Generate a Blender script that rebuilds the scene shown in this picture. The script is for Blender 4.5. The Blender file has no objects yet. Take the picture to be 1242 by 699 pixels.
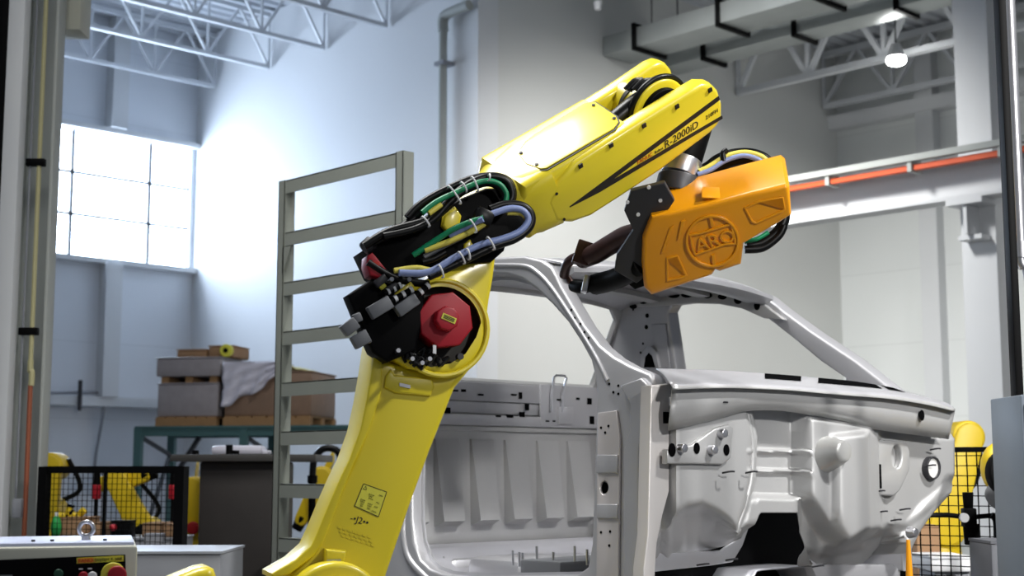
import bpy, bmesh, math, random
from mathutils import Vector, Matrix
random.seed(7)
SC = bpy.context.scene
COL = SC.collection
R = math.radians
V = Vector

# ------------------------------------------------------------------ camera
F = 1725.0                      # focal length for a 1242 px wide frame (50 mm on 36 mm)
CX, CY = 621.0, 349.5
YAW, PITCH = R(46.0), R(7.284)
CAM = V((0, 0, 1.5))
FW = V((-math.sin(YAW), math.cos(YAW), 0))          # horizontal forward
RT = V((math.cos(YAW), math.sin(YAW), 0))
FWD = FW * math.cos(PITCH) + V((0, 0, math.sin(PITCH)))
UPV = -FW * math.sin(PITCH) + V((0, 0, math.cos(PITCH)))
Z = V((0, 0, 1))

def ray(px, py):
    return FWD + RT * ((px - CX) / F) + UPV * ((CY - py) / F)
def onP(px, py, p0, n):         # point where a sight line meets a plane
    d = ray(px, py)
    return CAM + d * ((p0 - CAM).dot(n) / d.dot(n))
def onX(px, py, x): return onP(px, py, V((x, 0, 0)), V((1, 0, 0)))
def onY(px, py, y): return onP(px, py, V((0, y, 0)), V((0, 1, 0)))
def onD(px, py, d): return onP(px, py, CAM + FW * d, FW)
def proj(p):
    q = p - CAM
    w = q.dot(FWD)
    return (CX + F * q.dot(RT) / w, CY - F * q.dot(UPV) / w)

# ------------------------------------------------------------------ materials
def lin(c):
    return c / 12.92 if c <= 0.04045 else ((c + 0.055) / 1.055) ** 2.4
def rgb(r, g, b): return (lin(r / 255), lin(g / 255), lin(b / 255), 1)

def mat(name, col, rough=0.5, metal=0.0, var=0.08, scale=6.0, bump=0.0, coat=0.0, bscale=60.0):
    m = bpy.data.materials.new(name); m.use_nodes = True
    nt = m.node_tree; b = nt.nodes['Principled BSDF']
    tc = nt.nodes.new('ShaderNodeTexCoord')
    nz = nt.nodes.new('ShaderNodeTexNoise'); nz.inputs['Scale'].default_value = scale; nz.inputs['Detail'].default_value = 3
    nt.links.new(tc.outputs['Object'], nz.inputs['Vector'])
    mx = nt.nodes.new('ShaderNodeMix'); mx.data_type = 'RGBA'
    mx.inputs[6].default_value = tuple(c * (1 - var) for c in col[:3]) + (1,)
    mx.inputs[7].default_value = tuple(min(1, c * (1 + var)) for c in col[:3]) + (1,)
    nt.links.new(nz.outputs['Fac'], mx.inputs[0])
    nt.links.new(mx.outputs[2], b.inputs['Base Color'])
    b.inputs['Roughness'].default_value = rough
    b.inputs['Metallic'].default_value = metal
    if coat: b.inputs['Coat Weight'].default_value = coat; b.inputs['Coat Roughness'].default_value = 0.15
    if bump:
        n2 = nt.nodes.new('ShaderNodeTexNoise'); n2.inputs['Scale'].default_value = bscale
        nt.links.new(tc.outputs['Object'], n2.inputs['Vector'])
        bp = nt.nodes.new('ShaderNodeBump'); bp.inputs['Strength'].default_value = bump; bp.inputs['Distance'].default_value = 0.01
        nt.links.new(n2.outputs['Fac'], bp.inputs['Height']); nt.links.new(bp.outputs['Normal'], b.inputs['Normal'])
    return m

def emit(name, col, s):
    m = bpy.data.materials.new(name); m.use_nodes = True
    nt = m.node_tree; nt.nodes.remove(nt.nodes['Principled BSDF'])
    e = nt.nodes.new('ShaderNodeEmission'); e.inputs[0].default_value = col; e.inputs[1].default_value = s
    nt.links.new(e.outputs[0], nt.nodes['Material Output'].inputs[0])
    return m

def panelmat(name, col, axis, bw, bh, dark=0.88):
    """painted wall with faint panel joints; axis = horizontal coordinate"""
    m = mat(name, col, 0.55, 0, 0.03, 0.6)
    nt = m.node_tree; b = nt.nodes['Principled BSDF']
    tc = nt.nodes.new('ShaderNodeTexCoord'); sx = nt.nodes.new('ShaderNodeSeparateXYZ'); cx = nt.nodes.new('ShaderNodeCombineXYZ')
    geo = nt.nodes.new('ShaderNodeNewGeometry')
    nt.links.new(geo.outputs['Position'], sx.inputs[0])
    nt.links.new(sx.outputs[axis], cx.inputs[0]); nt.links.new(sx.outputs[2], cx.inputs[1])
    br = nt.nodes.new('ShaderNodeTexBrick'); br.offset = 0.0
    br.inputs['Scale'].default_value = 1; br.inputs['Mortar Size'].default_value = 0.008; br.inputs['Mortar Smooth'].default_value = 0.4
    br.inputs['Brick Width'].default_value = bw; br.inputs['Row Height'].default_value = bh
    br.inputs['Color1'].default_value = (1, 1, 1, 1); br.inputs['Color2'].default_value = (0.98, 0.98, 0.98, 1); br.inputs['Mortar'].default_value = (dark, dark, dark, 1)
    nt.links.new(cx.outputs[0], br.inputs['Vector'])
    src = b.inputs['Base Color'].links[0].from_socket
    mu = nt.nodes.new('ShaderNodeMix'); mu.data_type = 'RGBA'; mu.blend_type = 'MULTIPLY'; mu.inputs[0].default_value = 1
    nt.links.new(src, mu.inputs[6]); nt.links.new(br.outputs['Color'], mu.inputs[7]); nt.links.new(mu.outputs[2], b.inputs['Base Color'])
    return m

YEL = mat('robot_yellow', rgb(222, 203, 42), 0.36, 0, 0.03, 3, coat=0.3)
YELB = mat('robot_yellow_far', rgb(208, 178, 16), 0.45, 0, 0.05, 4)
STEEL = mat('bare_body_steel', rgb(186, 186, 190), 0.40, 0.55, 0.06, 5, bump=0.03, bscale=25)
STEELD = mat('inner_body_steel', rgb(176, 176, 176), 0.48, 0.45, 0.06, 5, bump=0.03)
HOLE = mat('hole_black', rgb(10, 10, 11), 0.8)
BLK = mat('black_paint', rgb(9, 9, 10), 0.5, 0, 0.2)
RUB = mat('black_rubber', rgb(9, 9, 10), 0.36, 0, 0.2, 20)
for m_, v_ in ((BLK, .07), (RUB, .25), (HOLE, 0)): m_.node_tree.nodes['Principled BSDF'].inputs['Specular IOR Level'].default_value = v_
CHAR = mat('charcoal_metal', rgb(48, 48, 52), 0.45, 0.2, 0.1)
COPPER = mat('dark_copper', rgb(62, 40, 36), 0.38, 0.5, 0.25, 12)
RED = mat('motor_red', rgb(164, 5, 30), 0.45, 0, 0.06)
ORG = mat('orange_shell', rgb(228, 150, 10), 0.33, 0, 0.05, 4, coat=0.25)
ALU = mat('bright_aluminium', rgb(200, 200, 204), 0.28, 0.9, 0.05)
GREYP = mat('connector_grey', rgb(112, 114, 118), 0.5, 0.2)
WHT = mat('white_plastic', rgb(225, 226, 228), 0.5)
BLUE = mat('blue_grey_hose', rgb(125, 140, 185), 0.4)
GRN = mat('green_hose', rgb(10, 130, 85), 0.4)
YLC = mat('yellow_hose', rgb(222, 208, 90), 0.4)
LABEL = mat('label_yellow', rgb(215, 210, 70), 0.5)
INK = mat('ink_black', rgb(20, 18, 14), 0.6)
INKR = mat('ink_red', rgb(190, 40, 20), 0.6)
RACKM = mat('rack_paint', rgb(140, 144, 136), 0.5, 0.1, 0.05)
COLM = mat('column_paint', rgb(168, 172, 168), 0.55, 0, 0.05, 2)
COLW = mat('column_white', rgb(204, 206, 208), 0.55, 0, 0.03, 2)
TRUSS = mat('truss_paint', rgb(205, 208, 212), 0.5, 0.1, 0.03)
DECKM = mat('deck_paint', rgb(196, 200, 206), 0.55, 0.1, 0.04)
DUCT = mat('duct_steel', rgb(170, 175, 174), 0.4, 0.5, 0.12, 3)
FLOORM = mat('concrete', rgb(128, 128, 128), 0.5, 0, 0.12, 1.5)
TEAL = mat('teal_rack', rgb(70, 104, 104), 0.5, 0.1)
CARD = mat('cardboard', rgb(150, 116, 84), 0.8, 0, 0.1)
WRAP = mat('wrapped_goods', rgb(150, 144, 146), 0.35, 0, 0.18, 9, bump=0.2, coat=0.5)
FILMM = mat('white_film', rgb(208, 206, 218), 0.3, 0, 0.12, 8, bump=0.3, bscale=10)
WOOD = mat('pallet_wood', rgb(150, 116, 78), 0.75, 0, 0.2, 10)
DARKST = mat('dark_steel', rgb(50, 46, 44), 0.55, 0.3, 0.25, 4)
ORANGEL = mat('orange_stripe', rgb(214, 84, 34), 0.5)
BEIGE = mat('cabinet_beige', rgb(192, 192, 178), 0.5, 0, 0.04)
BLUEW = mat('cabinet_top', rgb(190, 196, 220), 0.4)
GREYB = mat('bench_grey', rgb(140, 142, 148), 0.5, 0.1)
COPPIPE = mat('red_brown_pipe', rgb(150, 84, 58), 0.5, 0.2)
CREAM = mat('cream_pipe', rgb(176, 170, 128), 0.5)

# ------------------------------------------------------------------ geometry collector
class G:
    def __init__(s): s.bm = bmesh.new()
    def merge(s, t, mx=None):
        if mx: bmesh.ops.transform(t, matrix=mx, verts=t.verts)
        me = bpy.data.meshes.new('tmp'); t.to_mesh(me); t.free(); s.bm.from_mesh(me); bpy.data.meshes.remove(me); return s
    def poly(s, pts):
        s.bm.faces.new([s.bm.verts.new(p) for p in pts]); return s
    def obox(s, c, hx, hy, hz, bev=0.0, seg=2):     # centre and three half-axis vectors
        t = bmesh.new(); bmesh.ops.create_cube(t, size=2)
        L = [hx.length, hy.length, hz.length]
        for v in t.verts: v.co = V((v.co.x * L[0], v.co.y * L[1], v.co.z * L[2]))
        if bev: bmesh.ops.bevel(t, geom=t.edges[:], offset=bev, segments=seg, affect='EDGES', profile=0.5)
        x, y, z = hx.normalized(), hy.normalized(), hz.normalized()
        mx = Matrix(((x.x, y.x, z.x, c.x), (x.y, y.y, z.y, c.y), (x.z, y.z, z.z, c.z), (0, 0, 0, 1)))
        return s.merge(t, mx)
    def box(s, a, b, bev=0.0):
        a, b = V(a), V(b); h = (b - a) / 2
        return s.obox((a + b) / 2, V((abs(h.x), 0, 0)), V((0, abs(h.y), 0)), V((0, 0, abs(h.z))), bev)
    def bar(s, p, q, w, h=None, up=Z, bev=0.0):      # rectangular bar from p to q
        p, q = V(p), V(q); h = h or w
        d = q - p
        sd = d.cross(up)
        if sd.length < 1e-5: sd = d.cross(V((1, 0, 0)))
        sd.normalize(); u = sd.cross(d).normalized()
        return s.obox((p + q) / 2, d / 2, sd * w / 2, u * h / 2, bev)
    def cyl(s, p, q, r, r2=None, n=28, bev=0.0):
        p, q = V(p), V(q); r2 = r if r2 is None else r2; d = q - p
        t = bmesh.new(); bmesh.ops.create_cone(t, cap_ends=True, segments=n, radius1=r, radius2=r2, depth=d.length)
        if bev:
            es = [e for e in t.edges if any(len(f.verts) > 4 for f in e.link_faces)]
            bmesh.ops.bevel(t, geom=es, offset=bev, segments=3, affect='EDGES', profile=0.5)
        mx = Matrix.Translation((p + q) / 2) @ d.to_track_quat('Z', 'Y').to_matrix().to_4x4()
        return s.merge(t, mx)
    def sph(s, c, r, sc=(1, 1, 1), n=20):
        t = bmesh.new(); bmesh.ops.create_uvsphere(t, u_segments=n, v_segments=n // 2, radius=r)
        return s.merge(t, Matrix.Translation(V(c)) @ Matrix.Diagonal((*sc, 1)))
    def tube(s, pts, r, n=10, smooth=True, closed=False):
        pts = [V(p) for p in pts]
        if smooth and len(pts) > 2: pts = catmull(pts, 6, closed)
        rings = []; up = None
        for i, p in enumerate(pts):
            a = pts[i - 1] if (i or closed) else p
            b = pts[(i + 1) % len(pts)] if (i < len(pts) - 1 or closed) else p
            t = (b - a).normalized()
            if up is None: up = t.orthogonal().normalized()
            up = (up - t * up.dot(t)); up = up.normalized() if up.length > 1e-6 else t.orthogonal().normalized()
            w = t.cross(up)
            rings.append([p + (up * math.cos(k * 2 * math.pi / n) + w * math.sin(k * 2 * math.pi / n)) * r for k in range(n)])
        return s.loft(rings, closed_path=closed)
    def loft(s, rings, caps=True, closed_path=False):
        vs = [[s.bm.verts.new(p) for p in r] for r in rings]; n = len(rings[0])
        m = len(vs)
        for i in range(m if closed_path else m - 1):
            for k in range(n):
                s.bm.faces.new((vs[i][k], vs[i][(k + 1) % n], vs[(i + 1) % m][(k + 1) % n], vs[(i + 1) % m][k]))
        if caps and not closed_path:
            s.bm.faces.new(vs[0][::-1]); s.bm.faces.new(vs[-1])
        return s
    def grid(s, P):              # sheet from rows of points
        vs = [[s.bm.verts.new(p) for p in r] for r in P]
        for i in range(len(P) - 1):
            for k in range(len(P[0]) - 1):
                s.bm.faces.new((vs[i][k], vs[i][k + 1], vs[i + 1][k + 1], vs[i + 1][k]))
        return s
    def plate(s, fr, outer, t0, t1, bev=0.0, holes=(), smooth=0):
        """outline (2-D in frame fr = origin, u, v, n) extruded from t0 to t1 along n, holes kept open"""
        o, u, v, n = fr
        cu = bpy.data.curves.new('c', 'CURVE'); cu.dimensions = '2D'; cu.fill_mode = 'BOTH'
        for lp in [outer] + list(holes):
            if smooth: lp = [(p.x, p.y) for p in catmull([V((a, b, 0)) for a, b in lp], smooth, True)]
            sp = cu.splines.new('POLY'); sp.points.add(len(lp) - 1); sp.use_cyclic_u = True
            for i, (a, b) in enumerate(lp): sp.points[i].co = (a, b, 0, 1)
        h = abs(t1 - t0) / 2
        cu.extrude = max(h - bev, 0.00005); cu.bevel_depth = bev; cu.bevel_resolution = 2; cu.offset = -bev
        ob = bpy.data.objects.new('c', cu); me = bpy.data.meshes.new_from_object(ob)
        t = bmesh.new(); t.from_mesh(me); bpy.data.objects.remove(ob); bpy.data.curves.remove(cu); bpy.data.meshes.remove(me)
        bmesh.ops.remove_doubles(t, verts=t.verts, dist=0.00002)
        c = o + n * (t0 + t1) / 2
        mx = Matrix(((u.x, v.x, n.x, c.x), (u.y, v.y, n.y, c.y), (u.z, v.z, n.z, c.z), (0, 0, 0, 1)))
        return s.merge(t, mx)
    def text(s, txt, o, u, v, size, ext=0.0006, align='LEFT', shear=0.0):
        cu = bpy.data.curves.new('t', 'FONT'); cu.body = txt; cu.size = size; cu.extrude = ext; cu.align_x = align; cu.shear = shear
        cu.resolution_u = 3
        ob = bpy.data.objects.new('t', cu); me = bpy.data.meshes.new_from_object(ob)
        t = bmesh.new(); t.from_mesh(me); bpy.data.objects.remove(ob); bpy.data.curves.remove(cu); bpy.data.meshes.remove(me)
        n = u.cross(v)
        return s.merge(t, Matrix(((u.x, v.x, n.x, o.x), (u.y, v.y, n.y, o.y), (u.z, v.z, n.z, o.z), (0, 0, 0, 1))))

def catmull(pts, k, closed=False):
    out = []; n = len(pts)
    rng = range(n if closed else n - 1)
    for i in rng:
        g = lambda j: pts[j % n] if closed else pts[max(0, min(n - 1, j))]
        a, b, c, d = g(i - 1), g(i), g(i + 1), g(i + 2)
        for q in range(k):
            t = q / k
            out.append(0.5 * ((2 * b) + (c - a) * t + (2 * a - 5 * b + 4 * c - d) * t * t + (3 * b - a - 3 * c + d) * t ** 3))
    if not closed: out.append(pts[-1])
    return out

def root_loc(o):
    while o.parent: o = o.parent
    return o.location.copy()

def obj(name, g, m, parent=None, label=None, angle=38):
    bm = g.bm
    bmesh.ops.recalc_face_normals(bm, faces=bm.faces)
    me = bpy.data.meshes.new(name); bm.to_mesh(me); bm.free()
    me.materials.append(m)
    o = bpy.data.objects.new(name, me); COL.objects.link(o)
    if parent:
        me.transform(Matrix.Translation(-root_loc(parent))); o.parent = parent
    else:
        xs = [v.co for v in me.vertices]
        c = V(((min(p.x for p in xs) + max(p.x for p in xs)) / 2, (min(p.y for p in xs) + max(p.y for p in xs)) / 2, min(p.z for p in xs)))
        me.transform(Matrix.Translation(-c)); o.location = c
    me.shade_smooth(); me.set_sharp_from_angle(angle=R(angle))
    if label: o['label'] = label
    return o

def tag(o, label, cat, group=None, kind=None):
    o['label'] = label; o['category'] = cat
    if group: o['group'] = group
    if kind: o['kind'] = kind
    return o
def thing(name, label, cat, loc=(0, 0, 0), group=None):
    o = bpy.data.objects.new(name, None); COL.objects.link(o); o.location = loc; o.empty_display_size = 0.1
    return tag(o, label, cat, group)
def struct(name, g, m):
    o = obj(name, g, m); o['kind'] = 'structure'; return o
def copy_tree(o, parent=None):
    c = o.copy(); COL.objects.link(c)
    if parent: c.parent = parent
    for ch in list(o.children): copy_tree(ch, c)
    return c

def frame_uv(fr, p):
    q = p - fr[0]; return (q.dot(fr[1]), q.dot(fr[2]))
def px_outline(fr, pts, off=0.0):         # photo outline -> outline on the plane of a frame
    return [frame_uv(fr, onP(x, y, fr[0] + fr[3] * off, fr[3])) for x, y in pts]
def circ(cx, cy, r, n=32, ry=None):
    return [(cx + r * math.cos(i * 2 * math.pi / n), cy + (ry or r) * math.sin(i * 2 * math.pi / n)) for i in range(n)]

# ================================================================== SETTING
WL, B1, B2, B3 = -19.3, 11.7, -12.73, 19.7      # wall planes: X, Y, X, Y
TOP = 8.3
WALLW = panelmat('wall_white', rgb(222, 224, 226), 0, 40, 40)
WALLE = panelmat('wall_grey_white', rgb(216, 217, 214), 1, 40, 40)
WALLP = panelmat('wall_panel_white', rgb(216, 219, 218), 0, 7, 1.15, 0.86)
WALLL = panelmat('wall_panel_blue_white', rgb(212, 216, 222), 1, 20, 1.12, 0.86)
struct('floor', G().box((-21, -8, -0.1), (8, 22, 0)), FLOORM)
wy0, wy1, wz0, wz1 = 5.82, 11.62, 4.62, 6.5
g = G()
g.box((WL - .3, -2, 2.5), (WL, 12, wz0)); g.box((WL - .3, -2, wz1), (WL, 12, TOP + .3))
g.box((WL - .3, -2, wz0), (WL, wy0, wz1)); g.box((WL - .3, wy1, wz0), (WL, 12, wz1))
g.box((WL - .3, -2, 0), (WL - .1, 12, 2.5))
struct('wall_left', g, WALLL)
struct('wall_back', G().box((WL - .3, B1, 0), (B2, B1 + .35, TOP)), WALLW)
struct('wall_end', G().box((B2 - .35, B1 + .35, 0), (B2, B3, TOP)), WALLE)
struct('wall_right', G().box((B2 - .35, B3, 0), (8, B3 + .3, TOP)), WALLP)
# ledge, pilasters and window
struct('trim_1', G().box((WL - .1, -2, 2.42), (WL + .16, B1, 2.56)), COLW)
struct('trim_2', G().box((WL, -2, wz0 - .09), (WL + .14, B1, wz0 - .01)), COLW)
struct('trim_3', G().box((WL, -2, wz1 + .01), (WL + .14, B1, wz1 + .09)), COLW)
pil = onX(128, 400, WL).y
struct('trim_4', G().box((WL, pil - .13, 2.56), (WL + .22, pil + .13, wz0 - .09)), COLW)
struct('trim_5', G().box((WL, pil - .13, wz1 + .09), (WL + .22, pil + .13, TOP)), COLW)
GLOW = emit('window_daylight', (0.66, 0.80, 1.0, 1), 17.0)
w = thing('window_1', 'wide translucent daylight window high on the left wall', 'window', (WL, (wy0 + wy1) / 2, wz0))
w['kind'] = 'structure'
obj('glazing', G().box((WL - .14, wy0, wz0), (WL - .10, wy1, wz1)), GLOW, w)
g = G()
ys = [9.66 + 1.28 * k for k in (-3, -2, -1, 0, 1)]
for y in ys: g.box((WL - .10, y - .022, wz0), (WL - .04, y + .022, wz1))
for k in (1, 2): g.box((WL - .10, wy0, wz0 + (wz1 - wz0) * k / 3 - .02), (WL - .05, wy1, wz0 + (wz1 - wz0) * k / 3 + .02))
obj('mullion_grid', g, CHAR, w)

# ceiling: corrugated deck
g = G(); P = [[], []]
x = -20.0
while x < 8:
    for dx, dz in ((0, 0), (.09, 0), (.12, .05), (.21, .05), (.24, 0)):
        P[0].append(V((x + dx, -8, TOP + dz))); P[1].append(V((x + dx, 22, TOP + dz)))
    x += .24
g.grid(P); struct('ceiling', g, DECKM)

def truss(name, label, p, q, h, n, group, bw=.07, part=.035):
    """open web joist: two chords and a zigzag web between p and q (bottom chord line)"""
    t = thing(name, label, 'roof joist', V(p), group)
    up = V((0, 0, h)); d = (V(q) - V(p)) / n
    obj('bottom_chord', G().bar(p, q, bw, bw * .8), TRUSS, t)
    obj('top_chord', G().bar(V(p) + up, V(q) + up, bw, bw), TRUSS, t)
    g = G()
    for i in range(n):
        a = V(p) + d * i
        g.bar(a, a + d / 2 + up, part); g.bar(a + d / 2 + up, a + d, part)
        g.bar(a, a + up, part * .8)
    obj('web', g, TRUSS, t)
    return t
for i, (jx, lb) in enumerate(((-18.73, 'white open-web roof joist right along the left window wall'),
                     (-17.26, 'white open-web roof joist, second out from the window wall'),
                     (-15.9, 'white open-web roof joist, third out from the window wall'),
                     (-14.5, 'white open-web roof joist ending above the wall left of the grey pipe'))):
    truss('roof_joist', lb, (jx, B1 - .05, 7.42), (jx, B1 - 9.45, 7.42), .8, 9, 'open-web joists under the left roof deck')
truss('roof_truss', 'grey web truss running from the pale wall past the lit ceiling lamp', (B2 + .05, 17.0, 7.15), (2.3, 17.0, 7.15), 1.05, 12, None, .11, .07)
truss('roof_truss', 'grey web truss in the far right corner behind the lit ceiling lamp', (B2 + .05, 19.3, 7.35), (2.3, 19.3, 7.35), .85, 12, None, .1, .06)

# ducts
def duct(label, y0, y1, z0, z1, x1, flanges):
    t = thing('air_duct', label, 'air duct', (B2, (y0 + y1) / 2, z0), 'rectangular ducts below the roof')
    obj('duct_run', G().box((B2 + .02, y0, z0), (x1, y1, z1), .01), DUCT, t)
    for x in flanges:
        g = G(); e = .05
        g.box((x, y0 - e, z0 - e), (x + .05, y1 + e, z0)); g.box((x, y0 - e, z1), (x + .05, y1 + e, z1 + e))
        g.box((x, y0 - e, z0), (x + .05, y0, z1)); g.box((x, y1, z0), (x + .05, y1 + e, z1))
        obj('flange', g, BLK, t)
    for x in flanges:
        for y in (y0 + .02, y1 - .02): obj('hanger_rod', G().cyl((x + .3, y, z1), (x + .3, y, TOP), .01, n=6), CHAR, t)
    return t
duct('wide rectangular galvanised air duct nearest the robot arm tip', 14.0, 14.58, 7.11, 7.38, -6.4, (-12.15, -10.75, -9.3, -8.0))
duct('narrower rectangular air duct running behind the wide duct', 15.15, 15.6, 7.15, 7.42, -6.6, (-11.9, -10.4, -8.9, -7.6))
# lamps
LAMPM = emit('lamp_glow', (1.0, 1.0, 0.98, 1), 60)
lp = onY(1087, 73, 16.4)
t = thing('ceiling_lamp', 'round lit ceiling lamp hanging by the roof truss at upper right', 'ceiling lamp', lp)
obj('lamp_housing', G().cyl(lp + Z * .04, lp + Z * .22, .12, .06), WHT, t)
obj('lamp_lens', G().sph(lp + Z * .0, .13, (1, 1, .6)), LAMPM, t)
obj('hanger_rod', G().cyl(lp + Z * .22, V((lp.x, lp.y, TOP)), .012, n=8), CHAR, t)
sp = onY(725, 8, 13.0)
t = thing('sprinkler_fitting', 'small white ceiling fitting left of the air ducts', 'fitting', sp)
obj('fitting_head', G().cyl(sp - Z * .04, sp + Z * .06, .04, .055, n=16), WHT, t)
obj('drop_pipe', G().cyl(sp + Z * .06, V((sp.x, sp.y, TOP + .06)), .02, n=10), TRUSS, t)

# pipe on the back wall
pp = onY(537, 100, B1 - .12)
t = thing('wall_pipe', 'pale grey vertical pipe strapped to the back wall by its corner', 'pipe', (pp.x, pp.y, 0))
obj('pipe_run', G().cyl((pp.x, pp.y, 0), (pp.x, pp.y, 7.1), .055), COLM, t)
obj('elbow_joint', G().tube([(pp.x, pp.y, 7.05), (pp.x, pp.y, 7.2), (pp.x + .1, pp.y, 7.26), (pp.x + .5, pp.y, 7.28)], .07), COLM, t)
for zz in (2.6, 4.6, 6.6): obj('pipe_strap', G().box((pp.x - .09, pp.y - .07, zz), (pp.x + .09, B1, zz + .05)), GREYB, t)

# ---- left columns
def ibeam(g, x, y, z0, z1, w, d, t=.03):
    g.box((x - w / 2, y - d / 2, z0), (x + w / 2, y - d / 2 + t, z1)); g.box((x - w / 2, y + d / 2 - t, z0), (x + w / 2, y + d / 2, z1))
    g.box((x - t / 2, y - d / 2, z0), (x + t / 2, y + d / 2, z1)); return g
LD = 9.5
def ldp(px, z, d=LD): p = onD(px, 350, d); return V((p.x, p.y, z))
t = thing('building_column', 'olive grey steel column at the left edge with a cream pipe', 'column', ldp(48, 0))
g = G()
def vslab(g, pxa, pxb, z0, z1, dep, th):     # vertical slab facing the room, th deep
    a, b = ldp(pxa, z0, dep), ldp(pxb, z0, dep)
    c = (a + b) / 2 + FW * th / 2; c.z = (z0 + z1) / 2
    return g.obox(c, (b - a) / 2, FW * th / 2, V((0, 0, (z1 - z0) / 2)), .004)
vslab(g, 54, 58, 0, TOP, LD, .15); vslab(g, 16, 20, 0, TOP, LD + .04, .1); vslab(g, 16, 58, 0, TOP, LD + .13, .03)
obj('column_shaft', g, COLM, t)
g = G(); vslab(g, 24, 46, .6, 1.06, LD + .10, .025); obj('cover_panel', g, GREYB, t)
def cable(pts, d, r, m, nm, par): return obj(nm, G().tube([onD(x, y, d) for x, y in pts], r, 8), m, par)
wt = thing('white_column', 'broad white column face at the far left edge', 'column', ldp(15, 0, 9.2))
g = G(); vslab(g, -5, 15, 0, TOP, 9.2, .12); obj('column_face', g, COLW, wt)
g = G(); vslab(g, -22, -5.2, 0, TOP, 9.2, .12); obj('dark_edge', g, BLK, wt, 'black edge strip')
q = thing('cream_pipe', 'thin cream pipe running down the olive column', 'pipe', ldp(48, .75, 9.45))
a = onD(50, -20, 9.46); b = onD(41, 440, 9.46)
lx = (a.x + b.x) / 2; ly = (a.y + b.y) / 2
P0 = ldp(41, 0, 9.46)
def pz(py, d=9.46): return onD(41, py, d).z
obj('pipe_run', G().tube([(P0.x, P0.y, TOP), (P0.x, P0.y, pz(437))], .016, 8), CREAM, q)
obj('pipe_bend', G().tube([(P0.x, P0.y, pz(437)), (P0.x, P0.y, pz(448)), (P0.x + .0, P0.y, pz(450)), tuple(ldp(43, pz(452), 9.46)), tuple(ldp(43, pz(468), 9.46))], .02, 8), CREAM, q)
c0 = ldp(42, 0, 9.46)
obj('lower_pipe', G().tube([(c0.x, c0.y, pz(466)), (c0.x, c0.y, pz(650))], .017, 8), COPPIPE, q, 'red-brown lower pipe')
for py in (198, 403):
    g = G(); vslab(g, 24, 47, pz(py) - .02, pz(py) + .03, 9.44, .05); obj('pipe_clamp', g, BLK, q)
q = thing('conduit_box', 'small grey conduit box low on the olive column', 'junction box', ldp(24, pz(625), 9.4))
g = G(); vslab(g, 26, 37, pz(628), pz(605), 9.4, .06); obj('box_body', g, GREYB, q)
obj('conduit', G().tube([tuple(ldp(30, pz(606), 9.46)), tuple(ldp(30, 6.0, 9.46))], .008, 6), GREYB, q)
q = ldp(83, 0, 9.85)
blk = thing('beam_bracket', 'beige bracket block on the column top at upper left', 'bracket', V((q.x, q.y, 4.68)))
g = G(); a = onD(54, 36, 9.75); b = onD(101, -60, 9.75)
g.obox((a + b) / 2 + FW * .12, RT * abs((b - a).dot(RT)) / 2, FW * .12, V((0, 0, (b.z - a.z) / 2)), .01); obj('bracket_body', g, BEIGE, blk)

# ---- right gantry with cable tray, column
gy = 14.0
t = thing('crane_beam', 'long white crane beam spanning the right side with orange cable', 'beam', (-7.4, gy, 4.38))
g = G().box((-11.3, gy - .02, 4.42), (3, gy + .02, 4.82)).box((-11.3, gy - .14, 4.38), (3, gy + .14, 4.42)).box((-11.3, gy - .14, 4.8), (3, gy + .14, 4.84))
obj('beam_web', g, COLW, t)
obj('conductor_rail', G().box((-11.3, gy - .30, 4.74), (3, gy - .22, 4.80)), ORANGEL, t, 'orange conductor rail')
obj('cable_tray', G().box((-11.3, gy - .34, 4.85), (3, gy - .2, 4.87)).box((-11.3, gy - .36, 4.83), (3, gy - .34, 4.90)), COLM, t)
g = G()
for k in range(12):
    x = -11.1 + k * 1.05; g.box((x, gy - .34, 4.72), (x + .05, gy - .12, 4.86))
obj('tray_bracket', g, COLM, t)
t = thing('building_column', 'tall white column carrying the crane beam at right', 'column', (-7.4, gy + .35, 0))
g = G().box((-7.58, gy + .2, 0), (-7.26, gy + .52, TOP), .01).box((-7.62, gy + .18, 0), (-7.22, gy + .2, TOP)); obj('column_shaft', g, COLW, t)
g = G().box((-7.62, gy - .14, 4.32), (-7.2, gy + .2, 4.38)).box((-7.44, gy - .1, 4.0), (-7.40, gy + .2, 4.32)).box((-7.55, gy - .02, 3.95), (-7.28, gy + .2, 4.0))
obj('corbel', g, COLW, t)
cx3 = onY(1135, 300, B3).x
struct('trim_6', G().box((cx3 - .15, B3 - .22, 0), (cx3 + .15, B3, TOP)), COLW)
struct('trim_7', G().box((B2, B3 - .25, 7.0), (8, B3, 7.22)), COLW)

# ---- post, conduit and cabinet at the right edge
def dpt(px, z, d): p = onD(px, 350, d); return V((p.x, p.y, z))
q = dpt(1228, 0, 5.2)
t = thing('black_post', 'slim black post at the right edge from ceiling to grey cabinet', 'post', q)
obj('post_shaft', G().obox(V((q.x, q.y, 2.25)), RT * .014, FW * .03, V((0, 0, 2.25)), .003), BLK, t)
obj('post_foot', G().obox(V((q.x, q.y, .015)), RT * .08, FW * .08, V((0, 0, .015))), BLK, t)
q = dpt(1240, 0, 5.35)
t = thing('silver_conduit', 'silver conduit pipe rising behind the black post', 'conduit', V((q.x, q.y, 0)))
obj('conduit_run', G().cyl((q.x, q.y, 2.35), (q.x, q.y, 4.6), .022, n=16), ALU, t)
e = dpt(1250, 0, 5.35)
obj('conduit_bend', G().tube([(q.x, q.y, 2.4), (q.x, q.y, 2.28), tuple(V((e.x, e.y, 2.14))), tuple(V((e.x, e.y, 1.0))), tuple(V((e.x, e.y, 0)))], .02), ALU, t)
obj('coupling', G().cyl((q.x, q.y, 2.3), (q.x, q.y, 2.36), .028, n=16), ALU, t)
q = dpt(1262, 0, 4.7)
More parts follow.
